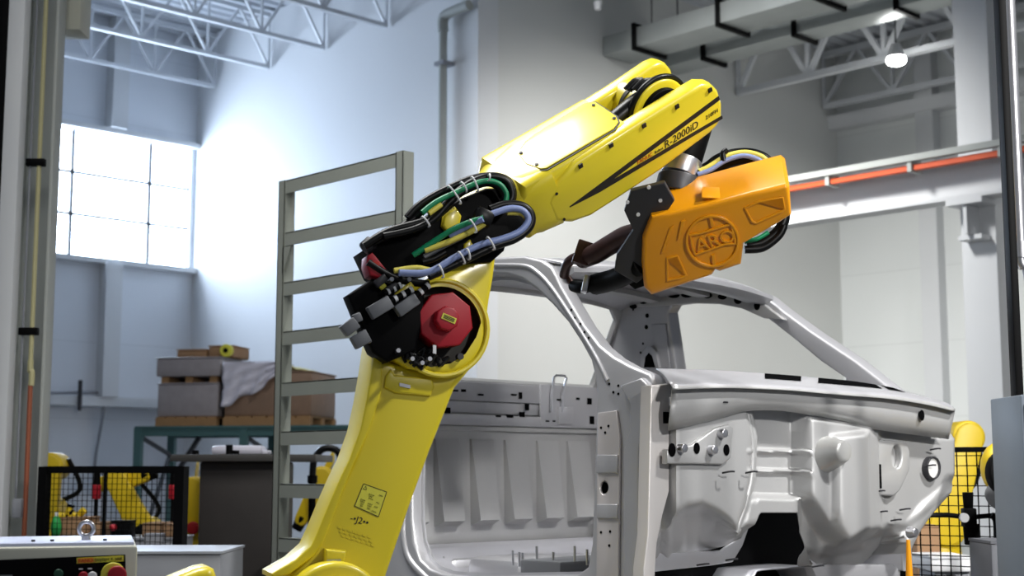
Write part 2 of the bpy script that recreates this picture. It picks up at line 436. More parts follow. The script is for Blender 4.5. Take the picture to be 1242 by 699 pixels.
t = thing('electrical_cabinet', 'blue-grey electrical cabinet cut off at the right edge', 'cabinet', V((q.x, q.y, 0)))
cz = onD(1235, 478, 4.6).z
obj('cabinet_body', G().obox(V((q.x, q.y, cz / 2)) + FW * .1, RT * .1, FW * .15, V((0, 0, cz / 2)), .006), mat('cabinet_bluegrey', rgb(118, 128, 140), 0.5), t)
obj('cabinet_door', G().obox(V((q.x, q.y, cz / 2)) - FW * .056, RT * .09, FW * .006, V((0, 0, cz / 2 - .03)), .003), mat('door_bluegrey', rgb(128, 138, 150), 0.5), t)

# ================================================================== CAR BODY (bare pickup cab)
car = thing('car_body', 'bare silver pickup cab shell without doors or glass', 'car body', (-4.8, 5.4, 0.9))
tilt = R(6)
NS = (V((0, 4.48, 1.0)), V((1, 0, 0)), V((0, math.sin(tilt), math.cos(tilt))), V((0, -math.cos(tilt), math.sin(tilt))))
out = [(776, 742), (776, 685), (782, 649), (782, 548), (796, 502), (796, 466), (788, 453), (764, 443), (744, 432), (727, 418), (708, 393), (692, 366), (681, 347), (675, 334), (669, 323), (657, 315),
       (636, 310), (601, 312), (560, 318), (520, 334), (485, 365), (460, 412), (446, 450), (437, 500), (431, 560), (427, 640), (430, 742)]
hole = [(614, 333.5), (633, 339), (650, 351), (669, 369), (688, 390.5), (704, 415), (716, 437), (721, 458), (723, 480), (722, 520), (719, 600), (717, 660), (712, 688), (700, 697), (571, 699), (537, 696), (521, 690),
        (509.5, 679), (502, 658), (499, 631), (499, 600), (500, 560), (504, 500), (511, 440), (524, 392), (545, 353), (570, 337), (595, 333)]
no = px_outline(NS, out); nh = px_outline(NS, hole)
obj('side_frame', G().plate(NS, no, -.095, 0, .016, [nh]), STEEL, car)
# weld flange lip round the door opening and outer raised ridges
def rim_path(pts, off): return [NS[0] + NS[1] * a + NS[2] * b + NS[3] * off for a, b in pts]
c0 = sum((V((a, b, 0)) for a, b in nh), V((0, 0, 0))) / len(nh)
lip = [(a + (c0.x - a) * .022, b + (c0.y - b) * .022) for a, b in nh]
obj('door_flange', G().plate(NS, nh, -.075, -.065, 0, [lip]), STEEL, car)
hl = px_outline(NS, [(600, 322), (636, 323), (652, 331), (669, 349), (690, 380), (709, 410), (725, 437), (737, 462)])
obj('pillar_ridge', G().tube(rim_path(hl, -.002), .012), STEEL, car)
hl = px_outline(NS, [(498, 555), (490, 620), (489, 650), (497, 680), (520, 705)])
obj('pillar_ridge', G().tube(rim_path(hl, -.006), .02), STEEL, car)
# hinge pillar reinforcement
st = px_outline(NS, [(725, 501), (748, 498), (752, 530), (750, 699), (749, 735), (723, 735)], .012)
hh = [px_outline(NS, [(733 + 5 * math.cos(a * .3927), 592 + 8.5 * math.sin(a * .3927)) for a in range(16)], .012)]
obj('hinge_plate', G().plate(NS, st, 0, .014, .004, hh), mat('bright_steel', rgb(205, 200, 200), 0.38, 0.5, 0.05), car)
p = onP(733, 592, NS[0], NS[3]); g = G().plate((p, NS[1], NS[2], NS[3]), circ(0, 0, .024), .0005, .002); obj('access_hole', g, HOLE, car)
for ya, yb in ((552, 574), (612, 629)):
    g = G().plate(NS, px_outline(NS, [(724, ya), (749, ya), (749, yb), (724, yb)], .02), .012, .022, .004); obj('hinge_pad', g, STEEL, car)
for x, y in ((729, 519), (738, 517), (734, 525), (729, 646), (740, 645), (739, 662), (739, 466), (750, 468), (750, 478), (744, 476), (667, 350), (681, 368), (697, 386), (709, 403), (717, 424), (714, 410), (704, 393), (693, 376)):
    p = onP(x, y, NS[0] + NS[3] * (.0145 if y > 500 else .0004), NS[3]); obj('bolt_hole', G().plate((p, NS[1], NS[2], NS[3]), circ(0, 0, .006, 10), 0, .0012), HOLE, car)
# outer fender rail of the pillar (the curved ridge)
g = G().plate(NS, px_outline(NS, [(752, 468), (778, 458), (790, 470), (792, 500), (776, 545), (776, 650), (771, 690), (771, 735), (755, 735), (757, 690), (757, 545), (764, 520), (764, 490)], .03), -.01, .035, .012)
obj('pillar_bead', g, STEEL, car)
# front flange plate of the pillar, facing the engine bay
XF = -3.79
FR = (V((XF, 0, 0)), V((0, 1, 0)), Z, V((1, 0, 0)))
fl = px_outline(FR, [(790, 468), (808, 466), (828, 464), (829, 478), (812, 482), (812, 596), (804, 625), (797, 660), (795, 690), (794, 735), (781, 735), (781, 690), (786, 648)])
sq = px_outline(FR, [(812 - 1.5, 500), (812 - 1.5, 512), (806, 513), (806, 500)])
obj('front_flange', G().plate(FR, fl, -.06, .0, .006), mat('bright_steel_front', rgb(214, 210, 208), 0.4, 0.35, 0.05), car)

# slanted dash plane
sl = math.atan2(.28, 1.85)
DU = V((math.sin(sl), math.cos(sl), 0)); DN = V((math.cos(sl), -math.sin(sl), 0))
D0 = V((-3.84, 4.6, 1.0)); DF = (D0, DU, Z, DN)
def onDash(x, y, off=0): return onP(x, y, D0 + DN * off, DN)

def sdist(poly, x, y):
    best = 1e9; ins = False; n = len(poly)
    for i in range(n):
        x1, y1 = poly[i]; x2, y2 = poly[(i + 1) % n]
        dx, dy = x2 - x1, y2 - y1
        t = max(0, min(1, ((x - x1) * dx + (y - y1) * dy) / (dx * dx + dy * dy + 1e-9)))
        best = min(best, math.hypot(x - x1 - t * dx, y - y1 - t * dy))
        if (y1 > y) != (y2 > y) and x < (x2 - x1) * (y - y1) / (y2 - y1) + x1: ins = not ins
    return best if ins else -best
def sstep(t): t = max(0, min(1, t)); return t * t * (3 - 2 * t)
def interp(tab, x):
    for (a, b), (c, d) in zip(tab, tab[1:]):
        if x <= c: return b + (d - b) * (x - a) / (c - a)
    return tab[-1][1]
REL = [ # outline on the panel, height towards the engine bay, softness
    ([(806, 500), (906, 490), (914, 530), (912, 580), (904, 615), (893, 650), (880, 664), (806, 690)], .09, 5),
    ([(966, 500), (1062, 512), (1064, 610), (1066, 640), (1046, 662), (1010, 668), (1000, 650), (985, 628), (968, 598)], .11, 9),
    ([(1008, 530), (1052, 525), (1056, 640), (1030, 655), (1010, 655)], .05, 4),
    ([(1058, 528), (1160, 530), (1160, 575), (1140, 600), (1118, 622), (1098, 640), (1060, 640)], .03, 6),
    ([(1082, 720), (1086, 670), (1100, 640), (1118, 615), (1150, 590), (1160, 596), (1126, 634), (1108, 664), (1100, 720)], .04, 8),
    ([(908, 545.5), (970, 546.5), (970, 550), (908, 549.5)], .022, 2.2),
    ([(908, 569), (970, 571), (970, 574.5), (908, 573)], .022, 2.2),
    ([(908, 602), (968, 604), (968, 640), (900, 640)], .05, 5),
]
bot = [(797, 680), (880, 676), (893, 668), (897, 658), (911, 622), (961, 622), (983, 680), (988, 688), (1086, 690), (1098, 668), (1110, 642), (1126, 620), (1142, 602), (1152, 590)]
top = [(797, 494), (905, 484), (960, 492), (1060, 508), (1152, 522)]
rows = []
NX, NZ = 160, 84
for i in range(NX + 1):
    x = 797 + (1152 - 797) * i / NX
    yb, yt = interp(bot, x), interp(top, x); col = []
    for k in range(NZ + 1):
        y = yt + (yb - yt) * k / NZ
        p0 = onDash(x, y); h = 0
        for it in range(5):
            qx, qy = proj(p0 + DN * h); hn = 0
            for poly, amp, soft in REL:
                d = sdist(poly, qx, qy)
                if d > -soft: hn += amp * sstep((d + soft) / (2 * soft))
            if qx < 905:
                ya = interp([(800, 640), (815, 618), (832, 606), (850, 603), (868, 612), (884, 634), (900, 652), (906, 665)], qx)
                hn -= .30 * min(1, max(0, (qy - ya) / 70)) * sstep((qy - ya) / 20)
            elif qx > 975:
                ya = interp([(975, 660), (990, 662), (1010, 656), (1045, 644), (1075, 636), (1092, 650), (1100, 690)], qx)
                hn -= .26 * min(1, max(0, (qy - ya) / 48)) * sstep((qy - ya) / 15)
            h = .4 * h + .6 * hn
        col.append(p0 + DN * h)
    rows.append(col)
o = obj('dash_panel', G().grid(rows), STEELD, car, angle=60)
sm = o.modifiers.new('thickness', 'SOLIDIFY'); sm.thickness = 0.006; sm.offset = 0
obj('dash_bead', G().tube([onDash(x, y, .055) for x, y in ((905, 500), (908, 515), (912, 545), (910, 582), (902, 614), (891, 646))], .016, 10), STEELD, car)
obj('toe_flange', G().plate(DF, px_outline(DF, [(794, 672), (876, 668), (893, 655), (908, 622), (914, 624), (901, 662), (889, 682), (865, 686), (794, 694)], -.13), -.15, -.13, .004), STEEL, car)
obj('front_rail', G().plate(DF, px_outline(DF, [(980, 676), (992, 685), (1084, 685), (1090, 690), (1092, 703), (992, 703)], -.08), -.14, -.08, .008), STEEL, car)
# boss, brackets, plates on the dash
c = onDash(1006, 551, .12); q2 = c + (DN * .075 + DU * .02 + Z * .012)
g = G().loft([[c + (q2 - c) * f + (DU * math.cos(a * .3142) + Z * math.sin(a * .3142)) * r for a in range(20)] for f, r in ((-.5, .095), (0, .078), (.4, .064), (.85, .05), (.97, .043), (1, .03))])
obj('booster_boss', g, mat('boss_steel', rgb(190, 190, 188), 0.35, 0.5), car)
bp = px_outline(DF, [(808, 546), (838, 540), (866, 520), (884, 515), (889, 520), (886, 556), (876, 564), (840, 563), (808, 563)], .11)
mbr = obj('mount_bracket', G().plate(DF, bp, .08, .115, .008), STEELD, car)
for x, y in ((824, 544), (873, 526), (861, 546)):
    p = onDash(x, y, .113); g = G().cyl(p, p + DN * .035, .02, .018, 16, .004); obj('mount_stud', g, ALU, mbr)
for x, y, r, of in ((845, 544, .017, .116), (881, 546, .017, .116), (815, 546, .02, .116), (1118, 504, .018, .165)):
    p = onDash(x, y, of); obj('access_hole', G().plate((p, DU, Z, DN), circ(0, 0, r, 20, r * 1.4), 0, .0015), HOLE, mbr if x < 1000 else car)
p = onP(810, 507, V((XF + .001, 0, 0)), V((1, 0, 0))); g = G().plate((p, V((0, 1, 0)), Z, V((1, 0, 0))), [(-.03, -.024), (.03, -.024), (.03, .024), (-.03, .024)], 0, .002); obj('square_cutout', g, HOLE, car)
op = px_outline(DF, [(1062, 533), (1100, 536), (1104, 548), (1104, 570), (1092, 596), (1084, 602), (1064, 601), (1059, 580)], .07)
holes = [px_outline(DF, [(1088 + 6 * math.cos(a * .3927), 554 + 14 * math.sin(a * .3927)) for a in range(16)], .07)]
obj('relay_plate', G().plate(DF, op, .03, .07, .01, holes), STEELD, car)
for cxp, cyp, rx, ry, off in ((1131, 568, 8.5, 14, .055),):
    ring = px_outline(DF, [(cxp + rx * math.cos(a * .2618), cyp + ry * math.sin(a * .2618)) for a in range(24)], off)
    ins = px_outline(DF, [(cxp + (rx - 1.6) * math.cos(a * .2618), cyp + (ry - 2) * math.sin(a * .2618)) for a in range(24)], off)
    prg = obj('port_ring', G().plate(DF, ring, .03, off + .01, .002, [ins]), CHAR, car)
    obj('port_cover', G().plate(DF, ins, .03, off, 0), mat('pale_steel', rgb(220, 220, 218), 0.4, 0.2), prg)
g = G()
for x, y, w_, h_ in ((1066, 578, 4, 15),):
    p = onDash(x, y, .072); g.plate((p, DU, Z, DN), [(-w_ * .004, -h_ * .0037), (w_ * .004, -h_ * .0037), (w_ * .004, h_ * .0037), (-w_ * .004, h_ * .0037)], 0, .002)
obj('slot_cutout', g, HOLE, car)
p = onDash(1107, 646, .13); obj('plug', G().cyl(p - DN * .02, p + DN * .02, .03, .02, 20, .005), ALU, car)
for x, y in ((876, 574), (904, 574), (868, 490), (915, 496), (1000, 487), (1078, 497), (1063, 622), (1091, 619), (1080, 632), (1128, 546), (1122, 566), (1060, 597), (845, 686), (880, 680), (985, 688)):
    p = onDash(x, y, .12 if x < 912 else .06); obj('weld_stud', G().tube([p, p + DU * .015 + Z * .006 + DN * .03, p + DU * .04 + Z * .006 + DN * .03], .004, 6), CHAR, car)
# cowl
ct = [(815, 468.5), (870, 467.5), (915, 469), (960, 471.5), (1000, 475), (1040, 478), (1082, 481), (1125, 488), (1158, 496)]
cb = [(810, 522), (868, 508), (905, 498), (940, 497), (967, 500), (1022, 510), (1061, 520), (1110, 527), (1150, 532)]
n = len(ct); fr_ = []
rowsA = [[onDash(*interp2, .14) for interp2 in ct]]
g = G()
lay = []
for f, off in ((0, .185), (.06, .185), (.07, .14), (.45, .15), (.8, .135), (1, .10)):
    lay.append([onDash(ct[i][0] + (cb[i][0] - ct[i][0]) * f, ct[i][1] + (cb[i][1] - ct[i][1]) * f, off) for i in range(n)])
lay = [catmull(r, 5) for r in lay]
g.grid(lay); o = obj('cowl_front', g, STEELD, car, angle=50)
o.modifiers.new('thickness', 'SOLIDIFY').thickness = .005
# cowl top: from band top back to the windscreen base, two vent slots
back = [onDash(x, y, off) for x, y, off in ((796, 447, -.10), (870, 449, -.14), (915, 452, -.14), (960, 455.5, -.14), (1000, 459, -.14), (1030, 462, -.14), (1060, 467, -.14), (1088, 473, -.12), (1140, 488, -.05))]
front = [onDash(x, y, .185) for x, y in ct]
bk, ft = catmull(back, 5), catmull(front, 5)
o = obj('cowl_top', G().grid([[b + (f - b) * t + Z * (.012 * math.sin(math.pi * t)) for b, f in zip(bk, ft)] for t in (0, .2, .4, .6, .8, 1)]), STEEL, car, angle=50)
o.modifiers.new('thickness', 'SOLIDIFY').thickness = .005
m = len(bk) - 1
def cowl(u, t):
    i = min(int(u * m), m - 1); f = u * m - i
    b = bk[i].lerp(bk[i + 1], f); e = ft[i].lerp(ft[i + 1], f)
    return b + (e - b) * t + Z * (.012 * math.sin(math.pi * t) + .004)
def u_of(px):           # cowl coordinate whose mid line projects nearest to px
    return min((abs(proj(cowl(k / 200, .45))[0] - px), k / 200) for k in range(201))[1]
for a, b in ((927, 972), (992, 1066), (1074, 1092)):
    ua, ub = u_of(a), u_of(b)
    g = G().grid([[cowl(ua + (ub - ua) * k / 6, t) for k in range(7)] for t in (.18, .62)])
    obj('vent_slot', g, HOLE, car)
# far side
fsy = 6.36
FS = (V((0, fsy, 1.0)), V((1, 0, 0)), V((0, -math.sin(tilt), math.cos(tilt))), V((0, -math.cos(tilt), -math.sin(tilt))))
fo = px_outline(FS, [(1086, 476), (1038, 438), (984, 402), (950, 377), (930, 361), (905, 351), (870, 343), (820, 337)]) 
zr = fo[-1][1]
fo += [(-5.3, zr + .01), (-5.5, zr - .05), (-5.66, 1.25), (-5.84, .95), (-5.86, .55), (-5.86, .0), (-3.8, 0), (-3.78, .7)]
fh = px_outline(FS, [(810, 380), (815, 371), (842, 368), (876, 369), (903, 374), (930, 386), (961, 410), (994.5, 438), (1025, 459)])
fh += [(-4.06, .8), (-4.08, .2), (-4.2, .12), (-5.0, .12), (-5.18, .25), (-5.2, .8)]
fh += px_outline(FS, [(820, 447)])
obj('side_frame', G().plate(FS, fo, -.10, .0, .014, [fh]), STEEL, car)
# inner rail of the far side with slots
ir = px_outline(FS, [(735, 352), (800, 350), (870, 350), (905, 357), (932, 371), (955, 388), (930, 386), (903, 374), (876, 369), (842, 368), (815, 371), (760, 373), (735, 372)])
rri = obj('roof_rail_inner', G().plate(FS, ir, .0, .03, .006), STEELD, car)
g = G()
for x, y, w_, h_ in ((733, 360, 5, 3), (768, 372, 4.5, 3), (780, 366, 5, 3), (817, 358.5, 7, 3.3), (833, 358, 7, 3.3), (858, 358.5, 5.5, 3.6), (876, 360, 5.5, 3.6), (895, 364, 5, 5), (918, 371, 3.5, 5.5)):
    a = px_outline(FS, [(x + w_ * math.cos(q * .3927 + .3), y + h_ * math.sin(q * .3927 + .3)) for q in range(16)], .032)
    obj('rail_slot', G().plate(FS, a, .030, .0325), HOLE, rri)
# corner gusset on the far rear pillar
gp = px_outline(FS, [(777, 446), (777, 430), (783, 421), (789, 420), (795, 426), (799, 446)], .03)
gi = px_outline(FS, [(781, 446), (783, 433), (787, 428), (791, 432), (795, 446)], .03)
pgu = obj('pillar_gusset', G().plate(FS, gp, 0, .03, .004), STEEL, car)
obj('gusset_cutout', G().plate(FS, gi, .03, .0315), HOLE, pgu)
for x, y, r in ((785, 383, 3), (784, 397, 3), (800, 404, 1.6), (800, 413, 1.6), (780, 417, 1.6), (777, 428, 1.6), (768, 376, 1.5), (812, 440, 1.5)):
    p = onP(x, y, FS[0] + FS[3] * .001, FS[3]); obj('pillar_hole', G().plate((p, FS[1], FS[2], FS[3]), circ(0, 0, r * .0045, 10), 0, .001), HOLE, car)
rp = px_outline(FS, [(790, 394), (807, 393), (812, 446), (795, 446)], .012); obj('pillar_patch', G().plate(FS, rp, 0, .01, .003), STEEL, car)

# back panel (lower, with pressed ribs), belt rail, rear window frame
XB = -5.78
BF = (V((XB, 0, 0)), V((0, 1, 0)), Z, V((1, 0, 0)))
zb = onX(640, 470, XB).z
obj('back_panel', G().box((XB - .02, 4.6, .95), (XB, 6.3, zb), .004), STEELD, car)
def ypx(px): return onX(px, 560, XB).y
zt, zl = onX(620, 534, XB).z, onX(620, 636, XB).z
for a, b in ((474, 513), (527, 556), (571, 598), (612, 638), (651, 676), (688, 714), (728, 752)):
    y0, y1 = ypx(a), ypx(b); e = .012; b_ = .07
    g = G(); p = [V((XB + .006, y0, zt)), V((XB + .006, y1, zt)), V((XB + b_, y1 - e, zl + .03)), V((XB + b_, y0 + e, zl + .03)), V((XB, y1, zl)), V((XB, y0, zl)), V((XB, y0 - .01, zt)), V((XB, y1 + .01, zt))]
    g.poly([p[0], p[1], p[2], p[3]]); g.poly([p[3], p[2], p[4], p[5]]); g.poly([p[0], p[3], p[5], p[6]]); g.poly([p[1], p[7], p[4], p[2]]); g.poly([p[6], p[7], p[1], p[0]])
    bmesh.ops.remove_doubles(g.bm, verts=g.bm.verts, dist=.0005)
    obj('pressed_rib', g, STEELD, car, angle=20)
z1 = onX(640, 475, XB).z; z2 = onX(640, 497, XB).z; z3 = onX(640, 522, XB).z
brl = obj('belt_rail', G().box((XB, 4.62, z1 - .07), (XB + .045, 6.3, zb + .01), .006), STEEL, car)
obj('belt_channel', G().box((XB, 4.62, z2 - .035), (XB + .03, 6.3, z2 + .03), .006).box((XB, 4.62, z2 - .10), (XB + .05, 6.3, z2 - .042), .006), STEEL, car)
obj('belt_lip', G().box((XB, 4.62, z3 - .012), (XB + .035, 6.3, z3 + .012), .004), STEELD, car)
y0, y1 = ypx(648), ypx(718)
obj('latch_plate', G().box((XB + .04, y0, z2 - .09), (XB + .055, y1 + .05, z1 + .04), .003), STEEL, car)
for x, y, w_, h_ in ((553, 474, 3, 1), (563, 474, 2.2, 1.5), (584, 479, 3, 1), (624, 479, 3, 1), (632, 480, 1.5, 4), (543, 498, 3.5, 3.2), (605, 505, 3, 1), (619, 505, 4, 1.8), (634, 503, 3, 3), (640, 494, 2, 4), (672, 511, 2, 1), (715, 487, 3.4, 4), (718, 510, 3.4, 5), (701, 484, 2.5, 1.5), (678, 485, 3, 1), (664, 511, 2.5, 1)):
    p = onX(x, y, XB + .0565); s_ = .0047
    w2, h2 = w_ * s_ * 1.2, h_ * s_
    obj('belt_slot', G().plate((p, V((0, 1, 0)), Z, V((1, 0, 0))), [(-w2, -h2), (w2, -h2), (w2, h2), (-w2, h2)], -.012, .0012), HOLE, brl)
lpnt = [onX(x, y, XB + .075) for x, y in ((669, 500), (669, 480), (672, 458), (675, 455.5), (685, 456), (687, 459), (682, 480), (682, 500))]
obj('striker_loop', G().tube(lpnt, .0075, 8, smooth=False), ALU, car)
obj('striker_base', G().box((XB + .05, ypx(667), z2 - .08), (XB + .075, ypx(685), z2 + .02), .004), STEEL, car)
# rear window frame leaning forward
tb = math.atan2(.33, .52)
WF = (V((XB, 0, zb)), V((0, 1, 0)), V((math.sin(tb) * .9, 0, math.cos(tb))).normalized(), V((math.cos(tb), 0, -math.sin(tb))).normalized())
wo = [(4.62, -.02), (6.3, -.02), (6.27, .5), (6.2, .64), (6.0, .70), (5.4, .72), (4.9, .70), (4.72, .62), (4.65, .5)]
wi = [(4.74, .03), (6.22, .03), (6.20, .46), (6.12, .53), (5.8, .565), (5.4, .575), (5.0, .55), (4.84, .5), (4.78, .42)]
obj('window_frame', G().plate(WF, wo, -.02, .02, .006, [wi]), STEELD, car)
# roof skin, headers, inner bow
def sidez(x):              # roof edge height along X
    return interp([(-5.62, 2.40), (-5.45, 2.455), (-5.2, 2.487), (-4.9, 2.497), (-4.65, 2.49), (-4.5, 2.455), (-4.42, 2.41)], x)
rr = []
for i in range(25):
    x = -5.5 + 1.04 * i / 24; row = []
    for k in range(25):
        t_ = k / 24; y = 4.66 + (6.19 - 4.66) * t_
        cr = 1 - abs(2 * t_ - 1) ** 2.4
        row.append(V((x + .05 * cr * (1 if i > 12 else -1) * abs(i - 12) / 12, y, sidez(x) - .006 + .035 * cr)))
    rr.append(row)
o = obj('roof_panel', G().grid(rr), STEEL, car, angle=60); o.modifiers.new('thickness', 'SOLIDIFY').thickness = .012
hp = [V((-4.44 + .05 * (1 - abs(2 * t_ - 1) ** 2.4), 4.66 + 1.53 * t_, 2.405 + .03 * (1 - abs(2 * t_ - 1) ** 2.4))) for t_ in [k / 12 for k in range(13)]]
g = G(); g.loft([[p + V((.02, 0, .01)), p + V((-.14, 0, .035)), p + V((-.15, 0, -.015)), p + V((-.03, 0, -.035)), p + V((.02, 0, -.012))] for p in hp])
obj('windscreen_header', g, STEEL, car)
for xb in (-4.85, -5.2):
    g = G(); g.loft([[V((xb - .04, 4.7 + 1.45 * t_, 2.44 + .03 * (1 - abs(2 * t_ - 1) ** 2.4))) + d for d in (V((0, 0, 0)), V((.08, 0, 0)), V((.08, 0, .03)), V((0, 0, .03)))] for t_ in [k / 10 for k in range(11)]])
    obj('roof_bow', g, STEELD, car)
# floor with tunnel, seat risers and rear footwell humps
fl0 = []
for i in range(41):
    x = -5.76 + 1.9 * i / 40; row = []
    for k in range(41):
        y = 4.6 + 1.7 * k / 40
        h = .02 + .10 * sstep((.32 - abs(y - 5.45)) / .12) * sstep((x + 5.5) / .2)
        h += .15 * sstep((-5.35 - x) / .14)
        h += .05 * sstep((.16 - abs(y - 4.95)) / .08) * sstep((.22 - abs(x + 5.0)) / .08)
        row.append(V((x, y, .94 + h)))
    fl0.append(row)
o = obj('floor_pan', G().grid(fl0), mat('floor_steel', rgb(205, 205, 212), 0.34, 0.6, 0.06), car, angle=50); o.modifiers.new('thickness', 'SOLIDIFY').thickness = .006
for a, b, zz in ((530, 575, 1.06), (592, 655, 1.075)):
    p = onP(a, 660, V((0, 4.95, 0)), V((0, 1, 0))); q = onP(b, 660, V((0, 4.95, 0)), V((0, 1, 0)))
    obj('seat_riser', G().box((p.x, 4.8, .95), (q.x, 5.25, zz), .04), STEEL, car)
p = onP(663, 660, V((0, 4.9, 0)), V((0, 1, 0))); q = onP(712, 660, V((0, 4.9, 0)), V((0, 1, 0)))
obj('cross_member', G().box((p.x, 4.72, .95), (q.x, 5.3, 1.085), .012), GREYP, car)
for x, y in ((510, 677), (538, 680), (622, 673), (630, 675), (634, 676), (651, 668), (671, 675), (697, 668), (712, 672)):
    p = onP(x, y, V((0, 4.78, 0)), V((0, 1, 0))); obj('floor_stud', G().cyl(p - Z * .05, p + Z * .02, .006, n=8), ALU, car)
obj('tunnel_shade_panel', G().box((-4.13, 4.7, .87), (-4.08, 6.1, 1.30), .01), BLK, car)  # added black panel standing in for the shade inside the tunnel opening
g = G(); p = onDash(930, 700, -.1)
g.box((-5.7, 4.75, .86), (-3.95, 4.9, .98), .01).box((-5.7, 5.95, .86), (-3.95, 6.1, .98), .01).box((-4.1, 4.7, .86), (-3.95, 6.2, .95), .01)
obj('underbody_rail', g, STEELD, car)
# the stand under it
t = thing('body_stand', 'dark steel stand carrying the bare cab', 'stand', (-4.8, 5.42, 0))
for x in (-5.5, -4.1):
    for y in (4.82, 6.02): obj('leg', G().box((x - .05, y - .05, 0), (x + .05, y + .05, .80), .005), DARKST, t)
obj('stand_frame', G().box((-5.6, 4.74, .78), (-4.0, 4.9, .86)).box((-5.6, 5.94, .78), (-4.0, 6.1, .86)).box((-5.58, 4.9, .78), (-5.45, 5.94, .86)).box((-4.15, 4.9, .78), (-4.02, 5.94, .86)), DARKST, t)

# ================================================================== MAIN ROBOT
rn_dir = (RT + FW * .33).normalized()             # direction of the arm plane
RN = V((rn_dir.y, -rn_dir.x, 0))                  # towards the camera
if RN.dot(FW) > 0: RN = -RN
O = onD(540, 390, 5.2)
RF = (O, rn_dir, Z, RN)
def RP(px, py, off=0): return onP(px, py, O + RN * off, RN)
rb = RP(400, 735); base = V((rb.x, rb.y, 0))
rob = thing('industrial_robot', 'large yellow six-axis robot reaching over the silver cab', 'robot arm', base)
# lower arm: tapered casting with raised left rim
la = [(457, 418), (470, 438), (500, 448), (530, 452), (558, 444), (570, 440), (572, 447), (553, 470), (541, 500), (522, 548), (501, 605), (484, 655), (462, 720), (452, 760), (345, 760), (352, 700), (380, 664), (388, 648), (402, 615), (416, 582), (428, 558), (441, 522), (449, 485), (454, 450)]
lo = px_outline(RF, la, .06)
obj('lower_arm', G().plate(RF, lo, -.16, .06, .022), YEL, rob)
rimL = px_outline(RF, [(456, 415), (464, 424), (463, 474), (452, 512), (440, 540), (430, 561), (420, 586), (400, 639), (392, 659), (382, 674), (352, 697), (330, 702), (330, 696), (358, 680), (377, 663), (385, 646), (399, 612), (413, 580), (424, 558), (437, 522), (445, 485), (451, 450)], .075)
obj('arm_rim', G().plate(RF, rimL, -.16, .075, .006), YEL, rob)
# upper ring of the lower arm and boss details
def rel(px, py, off=0): return frame_uv(RF, RP(px, py, off))
mpd_pts = pd = px_outline(RF, [(468, 456), (474, 448), (478, 455), (524, 459), (527, 470), (522, 481), (480, 477), (466, 470)], .07)
mpad = obj('mount_pad', G().plate(RF, pd, .05, .075, .008), YEL, rob)
p = RP(491, 468, .078); obj('name_plate', G().obox(p, rn_dir * .02 - Z * .004, Z * .006, RN * .002), ALU, mpad)
pd = px_outline(RF, [(394, 666), (420, 668), (416, 690), (393, 690)], .09); sblk = obj('stop_block', G().plate(RF, pd, .05, .11, .012), YEL, rob)
p = RP(405, 681, .115); obj('name_plate', G().obox(p, rn_dir * .024, Z * .006, RN * .003), ALU, sblk)
lb = px_outline(RF, [(441, 587), (469, 597), (459, 627), (430, 614)], .0605)
A, B_ = lb[3], lb[2]
fu = (rn_dir * (lb[2][0] - lb[3][0]) + Z * (lb[2][1] - lb[3][1])); fu.normalize(); fv = RN.cross(fu) * 1.0
if fv.z < 0: fv = -fv
lab = obj('warning_label', G().plate(RF, lb, .0600, .0612), LABEL, rob, 'yellow warning label')
g = G()
for i in range(4):
    a, b = lb[i], lb[(i + 1) % 4]; w_ = .0016
    pa, pb = [O + rn_dir * q[0] + Z * q[1] + RN * .0615 for q in (a, b)]
    g.bar(pa, pb, .001, .0022, RN.cross(pb - pa))
def lpt(u, v): # point on the label, u right, v down 0..1
    a = V(lb[0]); 
    p = [V((q[0], q[1], 0)) for q in lb]
    r_ = p[0].lerp(p[1], u).lerp(p[3].lerp(p[2], u), v); return O + rn_dir * r_.x + Z * r_.y + RN * .0616
tri = [lpt(.12, .06), lpt(.05, .2), lpt(.2, .2)]
for i in range(3): g.bar(tri[i], tri[(i + 1) % 3], .0008, .0022, RN)
random.seed(3)
for (u, v, w_) in ((.35, .3, .25), (.38, .38, .15), (.4, .46, .2), (.12, .62, .2), (.14, .7, .18), (.18, .8, .12), (.45, .66, .2), (.47, .75, .16), (.48, .85, .14), (.75, .2, .16), (.74, .5, .14), (.73, .68, .14), (.68, .88, .2), (.2, .88, .1)):
    for k in range(3): g.bar(lpt(u + w_ * k / 3, v), lpt(u + w_ * (k + .7) / 3, v + .01), .0008, .004, RN)
obj('label_print', g, INK, lab)
tx = RP(424, 631.5, .0605); ex = RP(453, 640.5, .0605); tu = (ex - tx).normalized(); tv = RN.cross(tu); tv = -tv if tv.z < 0 else tv
obj('axis_marking', G().text('-\u2022J2\u2022\u2022', tx, tu, tv, .032, .0008), INK, rob)
g = G()
for r_ in range(3):
    for k in range(7):
        p = RP(412 + k * 6.0 + r_ * 2, 640 + r_ * 5 + k * 1.9, .061); g.obox(p, tu * .007, tv * .004, RN * .0008)
obj('cast_marking', g, YEL, rob)
